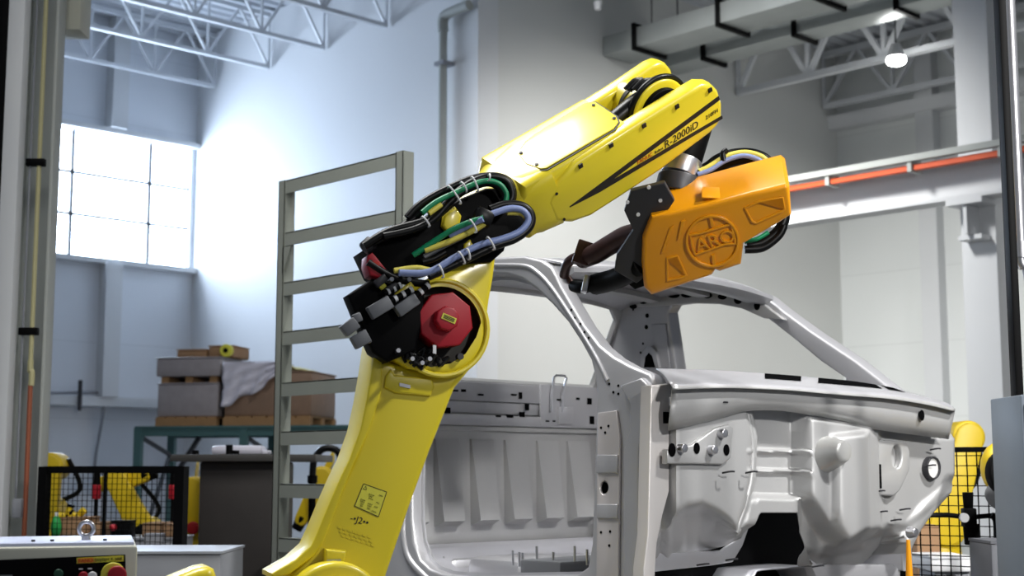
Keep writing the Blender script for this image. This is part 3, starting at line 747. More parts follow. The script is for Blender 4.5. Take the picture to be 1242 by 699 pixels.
# base: turret, J2 hub, riser
tc_ = RP(392, 760)
hub = rel(396, 738, 0)
obj('shoulder_hub', G().cyl(O + rn_dir * hub[0] + Z * hub[1] + RN * .17, O + rn_dir * hub[0] + Z * hub[1] - RN * .25, .17, None, 40, .02), YEL, rob)
obj('shoulder_cap', G().cyl(O + rn_dir * hub[0] + Z * hub[1] + RN * .22, O + rn_dir * hub[0] + Z * hub[1] + RN * .16, .12, None, 40, .015), YEL, rob)
hb = O + rn_dir * hub[0] + Z * hub[1]
obj('turret', G().obox(V((hb.x, hb.y, .78)) - RN * .02, rn_dir * .30, RN * .24, Z * .17, .05).cyl(V((hb.x, hb.y, .45)), V((hb.x, hb.y, .64)), .34, .3, 40, .02), YEL, rob)
obj('base', G().obox(V((hb.x, hb.y, .36)), rn_dir * .36, RN * .34, Z * .11, .03), YEL, rob)
obj('riser', G().obox(V((hb.x, hb.y, .125)), rn_dir * .45, RN * .45, Z * .125, .01), CHAR, rob)
c1 = RP(235, 712, .05)
obj('balancer', G().plate(RF, px_outline(RF, [(180, 715), (215, 700), (240, 690), (252, 688), (260, 691), (263, 699), (275, 760), (300, 800), (180, 800)], .05), -.16, .05, .03).obox(V((hb.x, hb.y, .76)) - rn_dir * .36, rn_dir * .2, RN * .1, Z * .1, .03), YEL, rob)

# elbow casting (teardrop ring)
ec = [(560, 318), (585, 309), (598, 305), (601, 312), (598, 338), (593, 366), (590, 388), (582, 412), (568, 434), (548, 447), (522, 452), (495, 447), (474, 434), (466, 412), (470, 385), (486, 360), (510, 343), (535, 330)]
eo = px_outline(RF, ec, .09)
cc = rel(535, 398, .09); rr_ = .168
obj('elbow_casting', G().plate(RF, eo, -.18, .10, .018, [circ(cc[0], cc[1], rr_, 40)]), YEL, rob)
ctr = O + rn_dir * cc[0] + Z * cc[1]
obj('elbow_bore', G().cyl(ctr - RN * .17, ctr + RN * .03, .172, None, 40), mat('bore_dark', rgb(36, 33, 26), 0.45, 0.3), rob)
g = G(); n = 40
obj('bore_lip', G().tube([ctr + RN * .098 + (rn_dir * math.cos(a * math.pi / 20) + Z * math.sin(a * math.pi / 20)) * .172 for a in range(40)], .010, 8, False, True), YEL, rob)
mc = RP(541, 388, .14)
oc = [(math.cos(R(22.5 + 45 * k + 8)) * .104, math.sin(R(22.5 + 45 * k + 8)) * .104) for k in range(8)]
mot = obj('joint_motor', G().plate((mc, rn_dir, Z, RN), oc, -.11, .0, .006), RED, rob, 'red octagonal motor cover')
obj('motor_cap', G().plate((mc + rn_dir * -.006, rn_dir, Z, RN), [(math.cos(R(45 * k + 10)) * .045, math.sin(R(45 * k + 10)) * .045) for k in range(8)], 0, .045, .006), RED, mot)
lu = (rn_dir * .93 - Z * .36).normalized(); lv = RN.cross(lu); lv = -lv if lv.z < 0 else lv
obj('motor_label', G().obox(mc + RN * .0465 + rn_dir * -.002, lu * .027, lv * .0105, RN * .001), LABEL, mot, 'small yellow motor label')
g = G()
for k in (-1, 0, 1): g.obox(mc + RN * .048 + lv * .005 * k - rn_dir * .002, lu * .021, lv * .0012, RN * .0006)
obj('label_print', g, INK, mot)
for x, y in ((509, 437), (468, 427), (557, 433)):
    p = RP(x, y, .10); obj('bolt', G().cyl(p - RN * .01, p + RN * .02, .012, None, 12), CHAR, rob)
p = RP(527, 424, .15); obj('inspection_tag', G().obox(p, rn_dir * .006 - Z * .001, Z * .015, RN * .002), WHT, rob, 'small white tag')

# forearm: rolled frame (a along, j towards the lettered side, k towards the panel)
th = R(38)
E0 = RP(640, 229, .17); E1 = RP(858, 100, .17)
AA = (E1 - E0).normalized(); BB = RN.cross(AA); BB = -BB if BB.z < 0 else BB
JJ = (RN * math.cos(th) - BB * math.sin(th)).normalized(); KK = (RN * math.sin(th) + BB * math.cos(th)).normalized()
W, H = .33, .266
LF = (E0, AA, KK, JJ)            # lettered face
CF = (E0, AA, -JJ, KK)           # panel face: v runs away from the lettered side
if AA.cross(-JJ).dot(KK) < 0: CFu = True
lf = [(664, 248), (672, 228), (700, 197), (780, 146), (835, 112), (852, 102), (864, 102), (872, 110), (877, 126), (877, 144), (870, 155), (862, 163), (802, 208), (757, 238), (718, 263), (695, 271), (674, 270)]
lfo = px_outline(LF, lf)
am = frame_uv(LF, onP(768, 160, E0, JJ))[0]      # where the fork opens
fore = obj('forearm', G().plate(LF, lfo, -.075, 0, .02), YEL, rob)
bod = [p for p in lfo if p[0] < am] 
kmin = min(p[1] for p in lfo)
def kbot(a): # lower outline at a
    lows = sorted([p for p in lfo if p[1] < -.1]); return interp([(q[0], q[1]) for q in lows], a)
bo = [(-.03, -.05), (0.0, 0), (am, 0), (am, -.09), (am + .03, -.14), (am, kbot(am) + .015), (.3, kbot(.3)), (.12, kbot(.12)), (-.03, -.24)]
obj('forearm_body', G().plate(LF, bo, -W, -.02, .03), YEL, rob)
FPL = (E0 - JJ * W, AA, KK, JJ)
far = px_outline(FPL, [(690, 130), (735, 102), (778, 73), (788, 69), (796, 71), (802, 78), (806, 92), (804, 110), (794, 128), (770, 148), (730, 168), (705, 160)])
obj('wrist_fork', G().plate(LF, far, -W - .002, -W + .07, .02), YEL, rob)
def ring(a, cj, ck, rj, rk, pw, n=40):
    o_ = []
    for i in range(n):
        t_ = 2 * math.pi * i / n; c_, s_ = math.cos(t_), math.sin(t_)
        f = lambda v: math.copysign(abs(v) ** (2 / pw), v)
        o_.append(E0 + AA * a + JJ * (cj + rj * f(c_)) + KK * (ck + rk * f(s_)))
    return o_
jm, km = -W / 2, -.128
g = G().loft([ring(-.30, jm, km - .0, .115, .115, 2), ring(-.16, jm, km, .12, .118, 2), ring(-.06, jm, km, .135, .125, 2.6), ring(.03, jm, km, .162, .132, 4), ring(.12, jm, km, .164, .132, 6)])
obj('elbow_barrel', g, YEL, rob)
# panel cover
cp = [(628, 186), (638, 172), (650, 163), (709, 126), (722, 124), (747, 141), (750, 148), (744, 156), (663, 204), (656, 205), (638, 199)]
CFr = (E0, AA, KK.cross(AA), KK)
cov = obj('arm_cover', G().plate(CFr, px_outline(CFr, cp, .004), -.003, .006, .002), YEL, rob)
g = G()
seam = px_outline(CFr, [(626.5, 186), (637, 171), (649, 162), (709, 124.5), (722.5, 122.5), (749, 140), (752, 148), (746, 157), (664, 205.5), (656, 206.5), (637, 200.5)], .004)
obj('cover_seam', G().plate(CFr, seam, -.002, .0015), INK, rob, 'dark joint line round the cover')
for x, y in ((632, 186), (651, 200), (720, 128), (745, 144)):
    p = onP(x, y, E0 + KK * .006, KK); obj('bolt', G().cyl(p, p + KK * .005, .0065, None, 10), INK, cov)
for x, y in ((704, 201), (741, 176), (781, 152), (821, 129), (861, 109)):
    p = onP(x, y, E0 + JJ * .0005, JJ); obj('bolt', G().obox(p + JJ * .002, AA * .0085, KK * .0085, JJ * .003), INK, fore)
for x, y in ((675, 235), (684, 266)):
    p = onP(x, y, E0 + JJ * .0005, JJ); obj('bolt', G().cyl(p, p + JJ * .003, .006, None, 10), INK, fore)
for pts, hh_ in (([(691, 251.5), (691, 250.5), (871.5, 116.5), (873.5, 121), (722, 234)], .0014), ([(691, 252), (708, 240), (724, 229.5), (876, 140), (876.6, 144), (728, 233)], .0011)):
    obj('side_stripe', G().plate(LF, px_outline(LF, pts, .001), 0, hh_), INK, fore)
def lftext(txt, p0, p1, size, m, nm, shear=.0):
    a = onP(*p0, E0 + JJ * .001, JJ); b = onP(*p1, E0 + JJ * .001, JJ); u = (b - a).normalized(); v = JJ.cross(u)
    return obj(nm, G().text(txt, a, u, v, size, .0006, 'LEFT', shear), m, fore)
lftext('R-2000iD', (806, 180.5), (855, 149), .045, INK, 'model_lettering', .15)
lftext('210FH', (856, 145.5), (872, 135), .024, INK, 'model_lettering', .15)
lftext('FANUC', (773, 200), (790, 189.5), .023, INKR, 'maker_lettering', .15)
lftext('Robot', (794, 187), (803, 181.5), .017, INK, 'maker_lettering', .1)
# wrist joint between the fork prongs
jc = onP(842, 122, E0 + JJ * -.09, JJ)
jc = E0 + AA * .70 + KK * -.085 + JJ * 0
whl = obj('wrist_wheel', G().cyl(jc - JJ * .10, jc - JJ * .135, .132, None, 44, .012), YEL, rob)
obj('wheel_tyre', G().tube([jc - JJ * .118 + (AA * math.cos(a * math.pi / 20) + KK * math.sin(a * math.pi / 20)) * .138 for a in range(40)], .012, 10, False, True), RUB, whl)
obj('wheel_face', G().cyl(jc - JJ * .08, jc - JJ * .14, .100, None, 40, .006), BLK, whl)
wmo = obj('wrist_motor', G().cyl(jc - JJ * .14 + AA * -.03, jc - JJ * .29 + AA * -.03, .085, .085, 36, .01), YEL, rob)
obj('motor_band', G().cyl(jc - JJ * .205 + AA * -.03, jc - JJ * .222 + AA * -.03, .089, None, 36), INK, wmo)
obj('wrist_hose', G().tube([E0 + AA * (am + .0) + JJ * -.15 + KK * -.05, E0 + AA * (am + .07) + JJ * -.15 + KK * -.035, E0 + AA * (am + .15) + JJ * -.16 + KK * -.03, jc - JJ * .17 + KK * .05], .036), RUB, rob)
g = G()
for k in range(6): 
    p = jc - JJ * (.15 + .01 * k) + KK * (.10 + .004 * (k % 3)) - AA * .03 * k / 5; g.tube([p - AA * .05, p + KK * .015, p + AA * .04], .007, 6)
obj('wrist_cable', g, RUB, rob)
# flange below the wrist
f0 = RP(838, 170, -.14); f1 = RP(829, 197, -.14); f2 = RP(824, 213, -.14)
obj('wrist_flange_neck', G().cyl(RP(846, 148, -.14), f1, .066, .072, 32, .008), BLK, rob)
obj('tool_flange', G().cyl(f1 + (f0 - f1) * .12, f2, .076, .076, 36, .004), ALU, rob, 'bright metal tool flange')

# cable dress pack on the elbow
pk = [(446, 300), (475, 282), (505, 268), (540, 252), (560, 240), (590, 228), (612, 228), (622, 246), (640, 262), (634, 278), (616, 290), (612, 304), (596, 318), (545, 322), (505, 336), (482, 344), (460, 330)]
obj('cable_tray', G().plate(RF, px_outline(RF, pk, .12), -.14, .12, .01), BLK, rob)
obj('cast_lug', G().plate(RF, px_outline(RF, [(538, 262), (552, 250), (560, 262), (556, 280), (544, 284), (536, 274)], .14), .1, .145, .01).plate(RF, px_outline(RF, [(563, 296), (570, 290), (575, 300), (572, 308), (562, 306)], .13), .1, .135, .006), YEL, rob)
mp = [(422, 358), (452, 338), (478, 345), (490, 352), (516, 352), (512, 395), (505, 425), (470, 440), (452, 428), (436, 392)]
obj('valve_manifold', G().plate(RF, px_outline(RF, mp, .14), .04, .14, .01), BLK, rob)
def cb_(pts, off, r, m, nm='cable'):
    n_ = len(pts); offs = [q + .045 for q in (off if isinstance(off, (list, tuple)) else [off] * n_)]
    return obj(nm, G().tube([RP(x, y, interp([(0, offs[0]), (n_ - 1, offs[-1])], i)) for i, (x, y) in enumerate(pts)], r, 10), m, rob)
L1 = [(441, 299), (471, 281), (515, 268), (536, 252), (554, 234), (577, 219), (598, 214.5), (615, 221), (621, 238), (611, 252), (590, 260)]
L2 = [(494, 264), (505, 252), (520, 241), (543, 229), (572, 217), (600, 213.5), (618, 221), (622, 240), (612, 254)]
L3 = [(465, 287), (500, 279), (525, 267), (545, 246), (563, 232), (590, 222), (606, 228), (612, 242), (600, 255)]
L4 = [(450, 296), (490, 274), (520, 250), (552, 231), (580, 222), (604, 222), (613, 236)]
cb_(L1, .12, .015, RUB); cb_(L2, .10, .014, RUB); cb_(L3, .13, .014, RUB); cb_(L4, .09, .016, RUB)
cb_([(512, 258), (529, 245), (554, 233), (584, 220.5), (604, 222.5), (614, 235), (612, 248)], .14, .010, GRN, 'green_hose')
cb_([(520, 259), (535, 248)], .135, .011, YLC, 'yellow_hose')
M1 = [(484, 331), (520, 330), (554, 311), (583, 297), (607, 290.5), (630, 281), (640.5, 267), (634, 255.5), (618, 253), (597, 259.5), (584, 265)]
cb_(M1, .17, .0125, BLUE, 'blue_hose')
cb_([(520, 336), (565, 315), (599, 299), (625, 290), (642, 276), (644.5, 261), (634, 250), (613, 248), (594, 254)], .16, .015, RUB)
cb_([(478, 328.5), (505, 325), (530, 328), (556, 315), (585, 300), (612, 293), (634, 281), (639, 267), (632, 259), (615, 258)], .155, .010, YLC, 'yellow_hose')
cb_([(586, 264), (554, 276), (531, 290), (501, 310)], [.18, .12], .011, GRN, 'green_hose')
cb_([(586, 266), (572, 272), (545, 287)], [.19, .14], .011, BLUE, 'blue_hose')
cb_([(588, 271), (575, 279), (545, 293), (515, 304)], [.17, .13], .011, YLC, 'yellow_hose')
cb_([(560, 288), (540, 298), (524, 307), (514, 312)], .12, .009, GREYP, 'grey_hose')
cb_([(540, 306), (526, 314), (512, 318)], .12, .012, RUB); cb_([(446, 318), (480, 338), (520, 345)], .1, .014, RUB)
p = RP(586, 264, .2); obj('cable_clamp', G().obox(p, (rn_dir - Z * .4).normalized() * .034, (rn_dir * .4 + Z).normalized() * .03, RN * .03, .014), RUB, rob)
for pa, pb, off in (((545, 226), (559, 246), .145), ((560, 221), (566, 232), .145), ((573, 215), (580, 231), .15), ((594, 211.5), (593, 219), .15), ((513, 263), (521, 274), .15), ((592, 288), (600, 302), .19), ((557, 306), (564, 319), .19), ((567, 302), (570, 314), .19), ((571, 267), (578, 281), .2), ((533, 322), (538, 336), .19)):
    a = RP(*pa, off + .05); b = RP(*pb, off + .05); obj('cable_tie', G().tube([a - RN * .02, a, (a + b) / 2 + RN * .008, b, b - RN * .02], .0035, 6), WHT, rob)
# black end cap, red box and grey connectors on the manifold
p = RP(444, 297, .12); obj('hose_end', G().cyl(RP(441, 303, .12), RP(452, 293, .12), .026, .026, 20, .006), CHAR, rob)
obj('red_switch', G().plate(RF, px_outline(RF, [(446, 310), (452, 306), (472, 331), (462, 338), (449, 334), (445, 322)], .15), .05, .15, .006), RED, rob, 'red switch block')
p = RP(456, 320, .152); obj('switch_label', G().obox(p, rn_dir * .012, Z * .008, RN * .003), INKR, rob)
def conn(a, b, r, m, off=.17, nm='connector'):
    pa, pb = RP(*a, off), RP(*b, off); d = (pb - pa)
    return obj(nm, G().bar(pa, pb, r * 2, r * 1.8, RN, .005), m, rob)
conn((448, 381), (473, 366), .024, GREYP); conn((481, 379), (505, 362), .022, GREYP); conn((416, 403), (432, 391), .022, GREYP); conn((428, 417), (446, 407), .024, GREYP)
conn((428, 388), (438, 384), .016, GREYP); conn((442, 403), (449, 416), .008, ALU)
for a, b in (((473, 366), (500, 351)), ((496, 366), (520, 346)), ((466, 356), (486, 346))):
    pa, pb = RP(*a, .17), RP(*b, .17)
    vb = obj('valve_body', G().cyl(pa, pb, .011, None, 14), BLK, rob)
    for f in (.25, .6, .95): obj('valve_ring', G().cyl(pa.lerp(pb, f - .06), pa.lerp(pb, f + .06), .0125, None, 14), WHT, vb)
conn((480, 360), (500, 345), .012, YEL, .15, 'yellow_bracket'); conn((494, 368), (512, 352), .01, YEL, .15, 'yellow_bracket')
conn((455, 346), (468, 336), .014, CHAR); conn((460, 343), (466, 350), .012, LABEL, .16); conn((470, 352), (482, 346), .012, CHAR)
g = G(); random.seed(5)
for k in range(16):
    x, y = 492 + random.random() * 44, 428 + random.random() * 18
    p = RP(x, y, .10 + random.random() * .03); g.tube([p, p + rn_dir * random.uniform(-.03, .03) + Z * .03, p + rn_dir * random.uniform(-.04, .04) + Z * random.uniform(-.02, .04)], .006, 6)
obj('loose_cable', g, RUB, rob).__setitem__('kind', 'stuff')
for x, y in ((498, 436), (510, 441), (519, 436), (481, 426), (473, 340), (487, 335), (494, 340)):
    p = RP(x, y, .135); obj('fitting', G().cyl(p, p + RN * .03, .008, None, 10), ALU, rob)

# ================================================================== WELD GUN
gun = thing('weld_gun', 'orange-shelled spot weld gun hanging from the robot wrist', 'weld gun', RP(830, 290, -.2))
GN = (-FW * .80 - Z * .58 - RT * .10).normalized()
GU = (RT - GN * RT.dot(GN)).normalized(); GV = GN.cross(GU)
GO = onD(865, 290, 5.45); GF = (GO, GU, GV, GN)
go = [(790, 263), (812, 259), (860, 248), (905, 236), (953, 224), (958, 228), (960, 262), (948, 270), (902, 297), (899, 322), (873, 331), (868, 329), (864, 335), (790, 360), (781, 350), (778, 320), (779, 290)]
obj('shell', G().plate(GF, px_outline(GF, go), -.30, 0, .02), ORG, gun)
def emb(pts, h, nm, holes=(), bev=.004, sm=0): return obj(nm, G().plate(GF, px_outline(GF, pts), -.004, h, bev, [px_outline(GF, q) for q in holes], sm), ORG, gun)
sc_ = frame_uv(GF, onP(864, 292, GO, GN)); 
def ell(cx, cy, rx, ry, n=40): return [(cx + rx * math.cos(i * 2 * math.pi / n), cy + ry * math.sin(i * 2 * math.pi / n)) for i in range(n)]
emb(ell(864, 292, 33, 32), .010, 'logo_ring', [ell(864, 292, 29.5, 28.5)])
emb([(836, 284), (850, 281), (888, 270), (893, 290), (893, 296), (880, 297), (843, 310), (839, 302)], .008, 'logo_band', [[(838.5, 286), (851, 283.5), (886, 273), (890.5, 290), (890, 294), (879, 294.5), (844.5, 307), (841.5, 301)]], .002)
a = onP(846, 304.5, GO + GN * .001, GN); b = onP(888, 292.5, GO + GN * .001, GN); u = (b - a).normalized()
obj('logo_lettering', G().text('ARO', a, u, GN.cross(u), .076, .007), ORG, gun)
emb([(860, 262), (864, 261), (866, 274), (862, 275)], .008, 'logo_tick', bev=.002); emb([(863, 309), (867, 308), (868, 320), (864, 321)], .008, 'logo_tick', bev=.002)
emb([(902, 252), (920, 243), (950, 238), (953, 254), (949, 258), (917, 272), (911, 270)], .006, 'shell_pad', [[(905, 253), (921, 246), (948, 241), (950, 253), (947, 255), (917, 269), (913, 267)]])
emb([(808, 312), (822, 309), (834, 334), (828, 338), (808, 342)], .006, 'shell_pad', [[(811, 315), (821, 312), (830, 333), (827, 335), (811, 338)]])
emb([(812, 276), (817, 273), (806, 306), (801, 308)], .007, 'shell_rib'); emb([(826, 268), (832, 266), (826, 288), (821, 292)], .008, 'shell_rib')
# top saddle and notch details
tp = onP(862, 228, GO - GN * .10, GN)
obj('shell_patch', G().obox(onP(862, 234, GO - GN * .08, GN) , GU * .035, GN * .05, GV * .003, .002), ORG, gun)
# mounting plates
bp_ = [(765, 232), (806, 222), (818, 244), (810, 256), (790, 264), (779, 290), (780, 338), (772, 344), (758, 336), (745, 328), (748, 310), (768, 280), (757, 256)]
MF = (onD(780, 290, 5.52), GU, GV, GN)
mpl = obj('mount_plate', G().plate(MF, px_outline(MF, bp_), -.03, 0, .004), CHAR, gun)
obj('mount_block', G().plate(MF, px_outline(MF, [(772, 268), (830, 254), (840, 262), (835, 300), (790, 330), (772, 320)]), -.24, -.03, .01), BLK, gun)
for x, y in ((761, 245), (774, 260), (787, 227), (801, 243)):
    p = onP(x, y, MF[0] + GN * .001, GN); obj('plate_bolt', G().cyl(p, p + GN * .005, .0075, None, 12), WHT, mpl)
obj('adapter', G().cyl(RP(824, 214, -.14), RP(820, 236, -.14), .085, .09, 32, .006), CHAR, gun)
# electrode arms
def gt(pts, r, nm, m, d0, d1):
    n_ = len(pts); ps = [onD(x, y, d0 + (d1 - d0) * i / (n_ - 1)) for i, (x, y) in enumerate(pts)]
    return obj(nm, G().tube(ps, r, 14), m, gun)
gt([(778, 282), (760, 286), (742, 296), (722, 308), (706, 314)], .042, 'electrode_arm', COPPER, 5.6, 5.95)
gt([(716, 310), (700, 312), (690, 318), (686, 326), (684.5, 334)], .022, 'electrode_shank', COPPER, 5.92, 6.1)
gt([(684.5, 331), (684, 338)], .014, 'electrode_tip', ALU, 6.1, 6.1)
p = onD(707, 308, 5.92); obj('arm_clamp', G().obox(p, (RT * .9 - Z * .3).normalized() * .035, FW * .045, (Z * .9 + RT * .3).normalized() * .05, .006), COPPER, gun)
gt([(780, 320), (760, 332), (742, 340), (722, 345)], .045, 'electrode_arm', BLK, 5.6, 5.95)
gt([(724, 345), (706, 349), (696, 347)], .026, 'electrode_shank', BLK, 5.95, 6.1)
p = onD(710, 345, 5.94); obj('shank_collar', G().obox(p, RT * .012 - Z * .003, FW * .04, Z * .034 + RT * .008, .004), ALU, gun)
gt([(697, 347), (692, 342), (689, 337)], .014, 'electrode_tip', COPPER, 6.1, 6.1)
obj('gun_frame', G().plate((onD(760, 310, 5.66), GU, GV, GN), px_outline((onD(760, 310, 5.66), GU, GV, GN), [(756, 300), (785, 270), (790, 345), (770, 352), (745, 332)]), -.12, 0, .008), BLK, gun)
# hoses over the shell
def gh(pts, r, m, nm='hose', d=5.66):
    return obj(nm, G().tube([onD(x, y, d) for x, y in pts], r, 10), m, gun)
gh([(832, 208), (846, 208), (858, 202), (872, 192), (892, 186), (912, 186), (928, 192), (938, 204)], .020, RUB)
gh([(838, 214), (852, 213), (868, 206), (884, 198), (905, 194), (925, 197), (935, 206)], .022, RUB, d=5.72)
gh([(848, 208), (862, 201), (880, 190), (900, 185), (916, 187), (928, 193), (936, 204)], .011, YLC, 'yellow_hose', 5.62)
gh([(846, 212), (862, 206), (880, 195), (902, 189), (922, 195), (931, 206)], .010, BLUE, 'blue_hose', 5.61)
gh([(878, 196), (877, 186), (882, 182)], .012, RUB, 'hose_strap', 5.61)
gh([(905, 298), (922, 296), (940, 284), (950, 270), (952, 256)], .022, RUB, 'hose', 5.62)
gh([(903, 303), (925, 301), (944, 287), (951, 274)], .016, RUB, 'hose', 5.6)
gh([(903, 293), (918, 290), (932, 282)], .009, GRN, 'green_hose', 5.58)

# ================================================================== LADDER RACK
RY = 5.2
def rk(px, py, y=RY): return onY(px, py, y)
xl = rk(345, 300).x; xr = rk(489, 220).x
ztop = (rk(350, 214).z + rk(490, 190).z) / 2
t = thing('steel_rack', 'tall grey steel ladder rack standing left of the robot', 'rack', ((xl + xr) / 2, RY, 0))
for x in (xl, xr):
    g = G().box((x - .035, RY - .03, 0), (x + .035, RY - .022, ztop)).box((x - .035, RY - .03, 0), (x - .027, RY + .05, ztop)).box((x + .027, RY - .03, 0), (x + .035, RY + .05, ztop))
    obj('upright', g, RACKM, t)
for x, y in ((352, 224), (354, 287), (349, 348), (346, 408), (343, 470), (340, 529), (337, 592), (335, 657), (333, 718)):
    z_ = rk(x, y).z - .0
    g = G().box((xl + .035, RY - .025, z_ - .06), (xr - .035, RY - .017, z_ + .025))
    L = (xr - xl - .07) / 3
    for k in range(3): g.box((xl + .04 + k * L, RY - .025, z_ + .018), (xl + .04 + (k + 1) * L - .012, RY + .05, z_ + .026))
    obj('rung', g, RACKM, t)
zg = rk(352, 300).z
g = G(); fr = (V((xl, RY - .03, zg)), V((1, 0, 0)), Z, V((0, -1, 0)))
g.plate(fr, [(.02, .0), (.11, .0), (.03, -.17), (.02, -.17)], -.008, 0); obj('gusset', g, RACKM, t)
obj('foot', G().box((xl - .1, RY - .3, 0), (xl + .1, RY + .3, .02)).box((xr - .1, RY - .3, 0), (xr + .1, RY + .3, .02)), RACKM, t)

# ================================================================== DARK STAND behind the rack
def facebox(g, pxa, pxb, z0, z1, d, th, bev=.01):
    a, b = onD(pxa, 500, d), onD(pxb, 500, d); c = (a + b) / 2 + FW * th / 2; c.z = (z0 + z1) / 2
    h = (b - a) / 2; h.z = 0
    return g.obox(c, h, FW * th / 2, Z * (z1 - z0) / 2, bev)
dd = 10.2
c = onD(290, 500, dd)
t = thing('machine_stand', 'dark steel machine stand with a wide flat top plate', 'stand', V((c.x, c.y, 0)) + FW * .4)
zt_ = onD(290, 560, dd).z
g = G(); facebox(g, 244, 337, 0, zt_, dd, .8, .02); obj('stand_body', g, DARKST, t)
g = G(); facebox(g, 208, 384, zt_, zt_ + .05, dd - .08, .96, .006); obj('top_plate', g, mat('plate_dark', rgb(70, 68, 66), .5, .3), t)
for x in (237, 278, 286, 347): 
    p = onD(x, 552, dd + .1); p.z = zt_ + .05; obj('top_bolt', G().cyl(p, p + Z * (.07 if x in (278,) else .03), .025, None, 12), BLK, t)
q = thing('parts_bag', 'white plastic parts bag lying on the dark stand', 'bag', V((c.x, c.y, zt_ + .05)) + FW * .5)
g = G()
p = onD(290, 545, dd + .45); p.z = zt_ + .05
g.obox(p + Z * .035, RT * .19, FW * .12, Z * .035, .03); obj('bag_body', g, FILMM, q)
obj('bag_neck', G().obox(p + Z * .02 + RT * .2, RT * .03, FW * .08, Z * .015, .01), FILMM, q)

# ================================================================== PALLET SHELF against the back wall
SD = 16.5
def sp_(px, py, d=SD): return onD(px, py, d)
sh = thing('pallet_shelf', 'teal pallet racking against the back wall', 'shelving', sp_(280, 560))
base_ = sp_(280, 560); base_.z = 0; sh.location = base_
zs = sp_(280, 519).z
SU = (RT * .97 - FW * .20).normalized(); SV = V((-SU.y, SU.x, 0))
if SV.dot(FW) < 0: SV = -SV
def shp(px, z, dep=0):   # point on the shelf front line
    p = onP(px, 540, V((base_.x, base_.y, 0)) , SV); return V((p.x, p.y, z)) + SV * dep
for px in (168, 296, 425):
    for dep in (0, .9):
        a = shp(px, 0, dep); obj('upright', G().obox(a + Z * zs / 2, SU * .045, SV * .04, Z * zs / 2), TEAL, sh)
g = G()
for dep in (0, .9): g.bar(shp(165, zs - .04, dep), shp(428, zs - .04, dep), .05, .11)
obj('shelf_beam', g, TEAL, sh)
obj('shelf_deck', G().obox((shp(165, zs, 0) + shp(428, zs, .9)) / 2 + Z * .01, (shp(428, zs) - shp(165, zs)) / 2, SV * .5, Z * .012), TEAL, sh)
g = G()
for px in (168, 296, 425): g.bar(shp(px, .5, .05), shp(px, zs - .3, .85), .04); g.bar(shp(px, zs - .1, .05), shp(px, zs - .3, .85), .04)
g.bar(shp(190, zs - .6, .45), shp(222, zs - .1, .45), .05); obj('brace', g, CHAR, sh)
def pallet(px0, px1, label):
    a, b = shp(px0, zs + .022, .0), shp(px1, zs + .022, .0)
    t = thing('pallet', label, 'pallet', (a + b) / 2 + SV * .45, 'pallets on the teal shelf'); h = (b - a) / 2; c = (a + b) / 2
    for dep in (.03, .45, .87): obj('bearer', G().obox(c + SV * dep + Z * .045, h, SV * .045, Z * .045), WOOD, t)
    g = G()
    for k in range(6): g.obox(a.lerp(b, (k + .5) / 6) + SV * .45 + Z * .10, h / 6 * .85, SV * .46, Z * .01)
    obj('deck_boards', g, WOOD, t)
    return c + Z * .11, h
c_, h_ = pallet(188, 262, 'wooden pallet under the grey wrapped stack at the shelf left end')
def goods(label, c, h, z0, z1, dep, m, nm='wrapped_load', cat='wrapped load', fx=1, off=0, group=None, lid=None):
    cc = c + h * off; o = thing(nm, label, cat, cc + SV * .45 + Z * z0, group)
    obj('load', G().obox(cc + SV * .45 + Z * (z0 + z1) / 2, h * fx, SV * dep / 2, Z * (z1 - z0) / 2, .02), m, o)
    obj('cover_lid' if lid is None else lid, G().obox(cc + SV * .45 + Z * (z1 + .008), h * fx * 1.01, SV * dep / 2 * 1.01, Z * .008, .004), m, o)
    return o
goods('grey shrink-wrapped stack low on the left pallet', c_, h_, 0, .38, .86, WRAP)
tray = goods('flat grey wrapped crate on top of the left wrapped stack', c_, h_, .47, .68, .88, WRAP, fx=1.06)
g = G()
for k in (-.8, 0, .8): g.obox(c_ + h_ * k + SV * .45 + Z * .433, h_ * .12, SV * .4, Z * .0365)
o = thing('spacer_blocks', 'wooden spacer blocks between the two grey wrapped loads', 'spacer', c_ + SV * .45 + Z * .39); obj('blocks', g, WOOD, o)
def carton(label, c, h, z0, z1, off, fx):
    o = goods(label, c, h, z0, z1, .5, CARD, 'cardboard_box', 'box', fx, off, 'flat cartons on the left stack', 'flap'); return o
carton('pale flat cardboard box at the left on the wrapped crate', c_, h_, .70, .79, -.12, .5)
carton('flat cardboard box at the right on the wrapped crate beside yellow tape', c_, h_, .70, .83, .85, .42)
tp_ = sp_(273, 451, SD + .02); tp_ = c_ + h_ * 1.12 + SV * .14 + Z * .775
obj_ = thing('tape_roll', 'yellow tape roll with black core on the cardboard box', 'tape roll', tp_ - Z * .075)
obj('tape', G().cyl(tp_ - SV * .04, tp_ + SV * .03, .075, None, 24, .006), LABEL, obj_); obj('core', G().cyl(tp_ - SV * .045, tp_ + SV * .02, .03, None, 20), BLK, obj_)
c_, h_ = pallet(270, 376, 'wooden pallet under the brown load beneath white film')
goods('brown wrapped load draped with white film on the right pallet', c_, h_, 0, .50, .86, mat('brown_load', rgb(134, 108, 88), .6, 0, .25, 7, bump=.3))
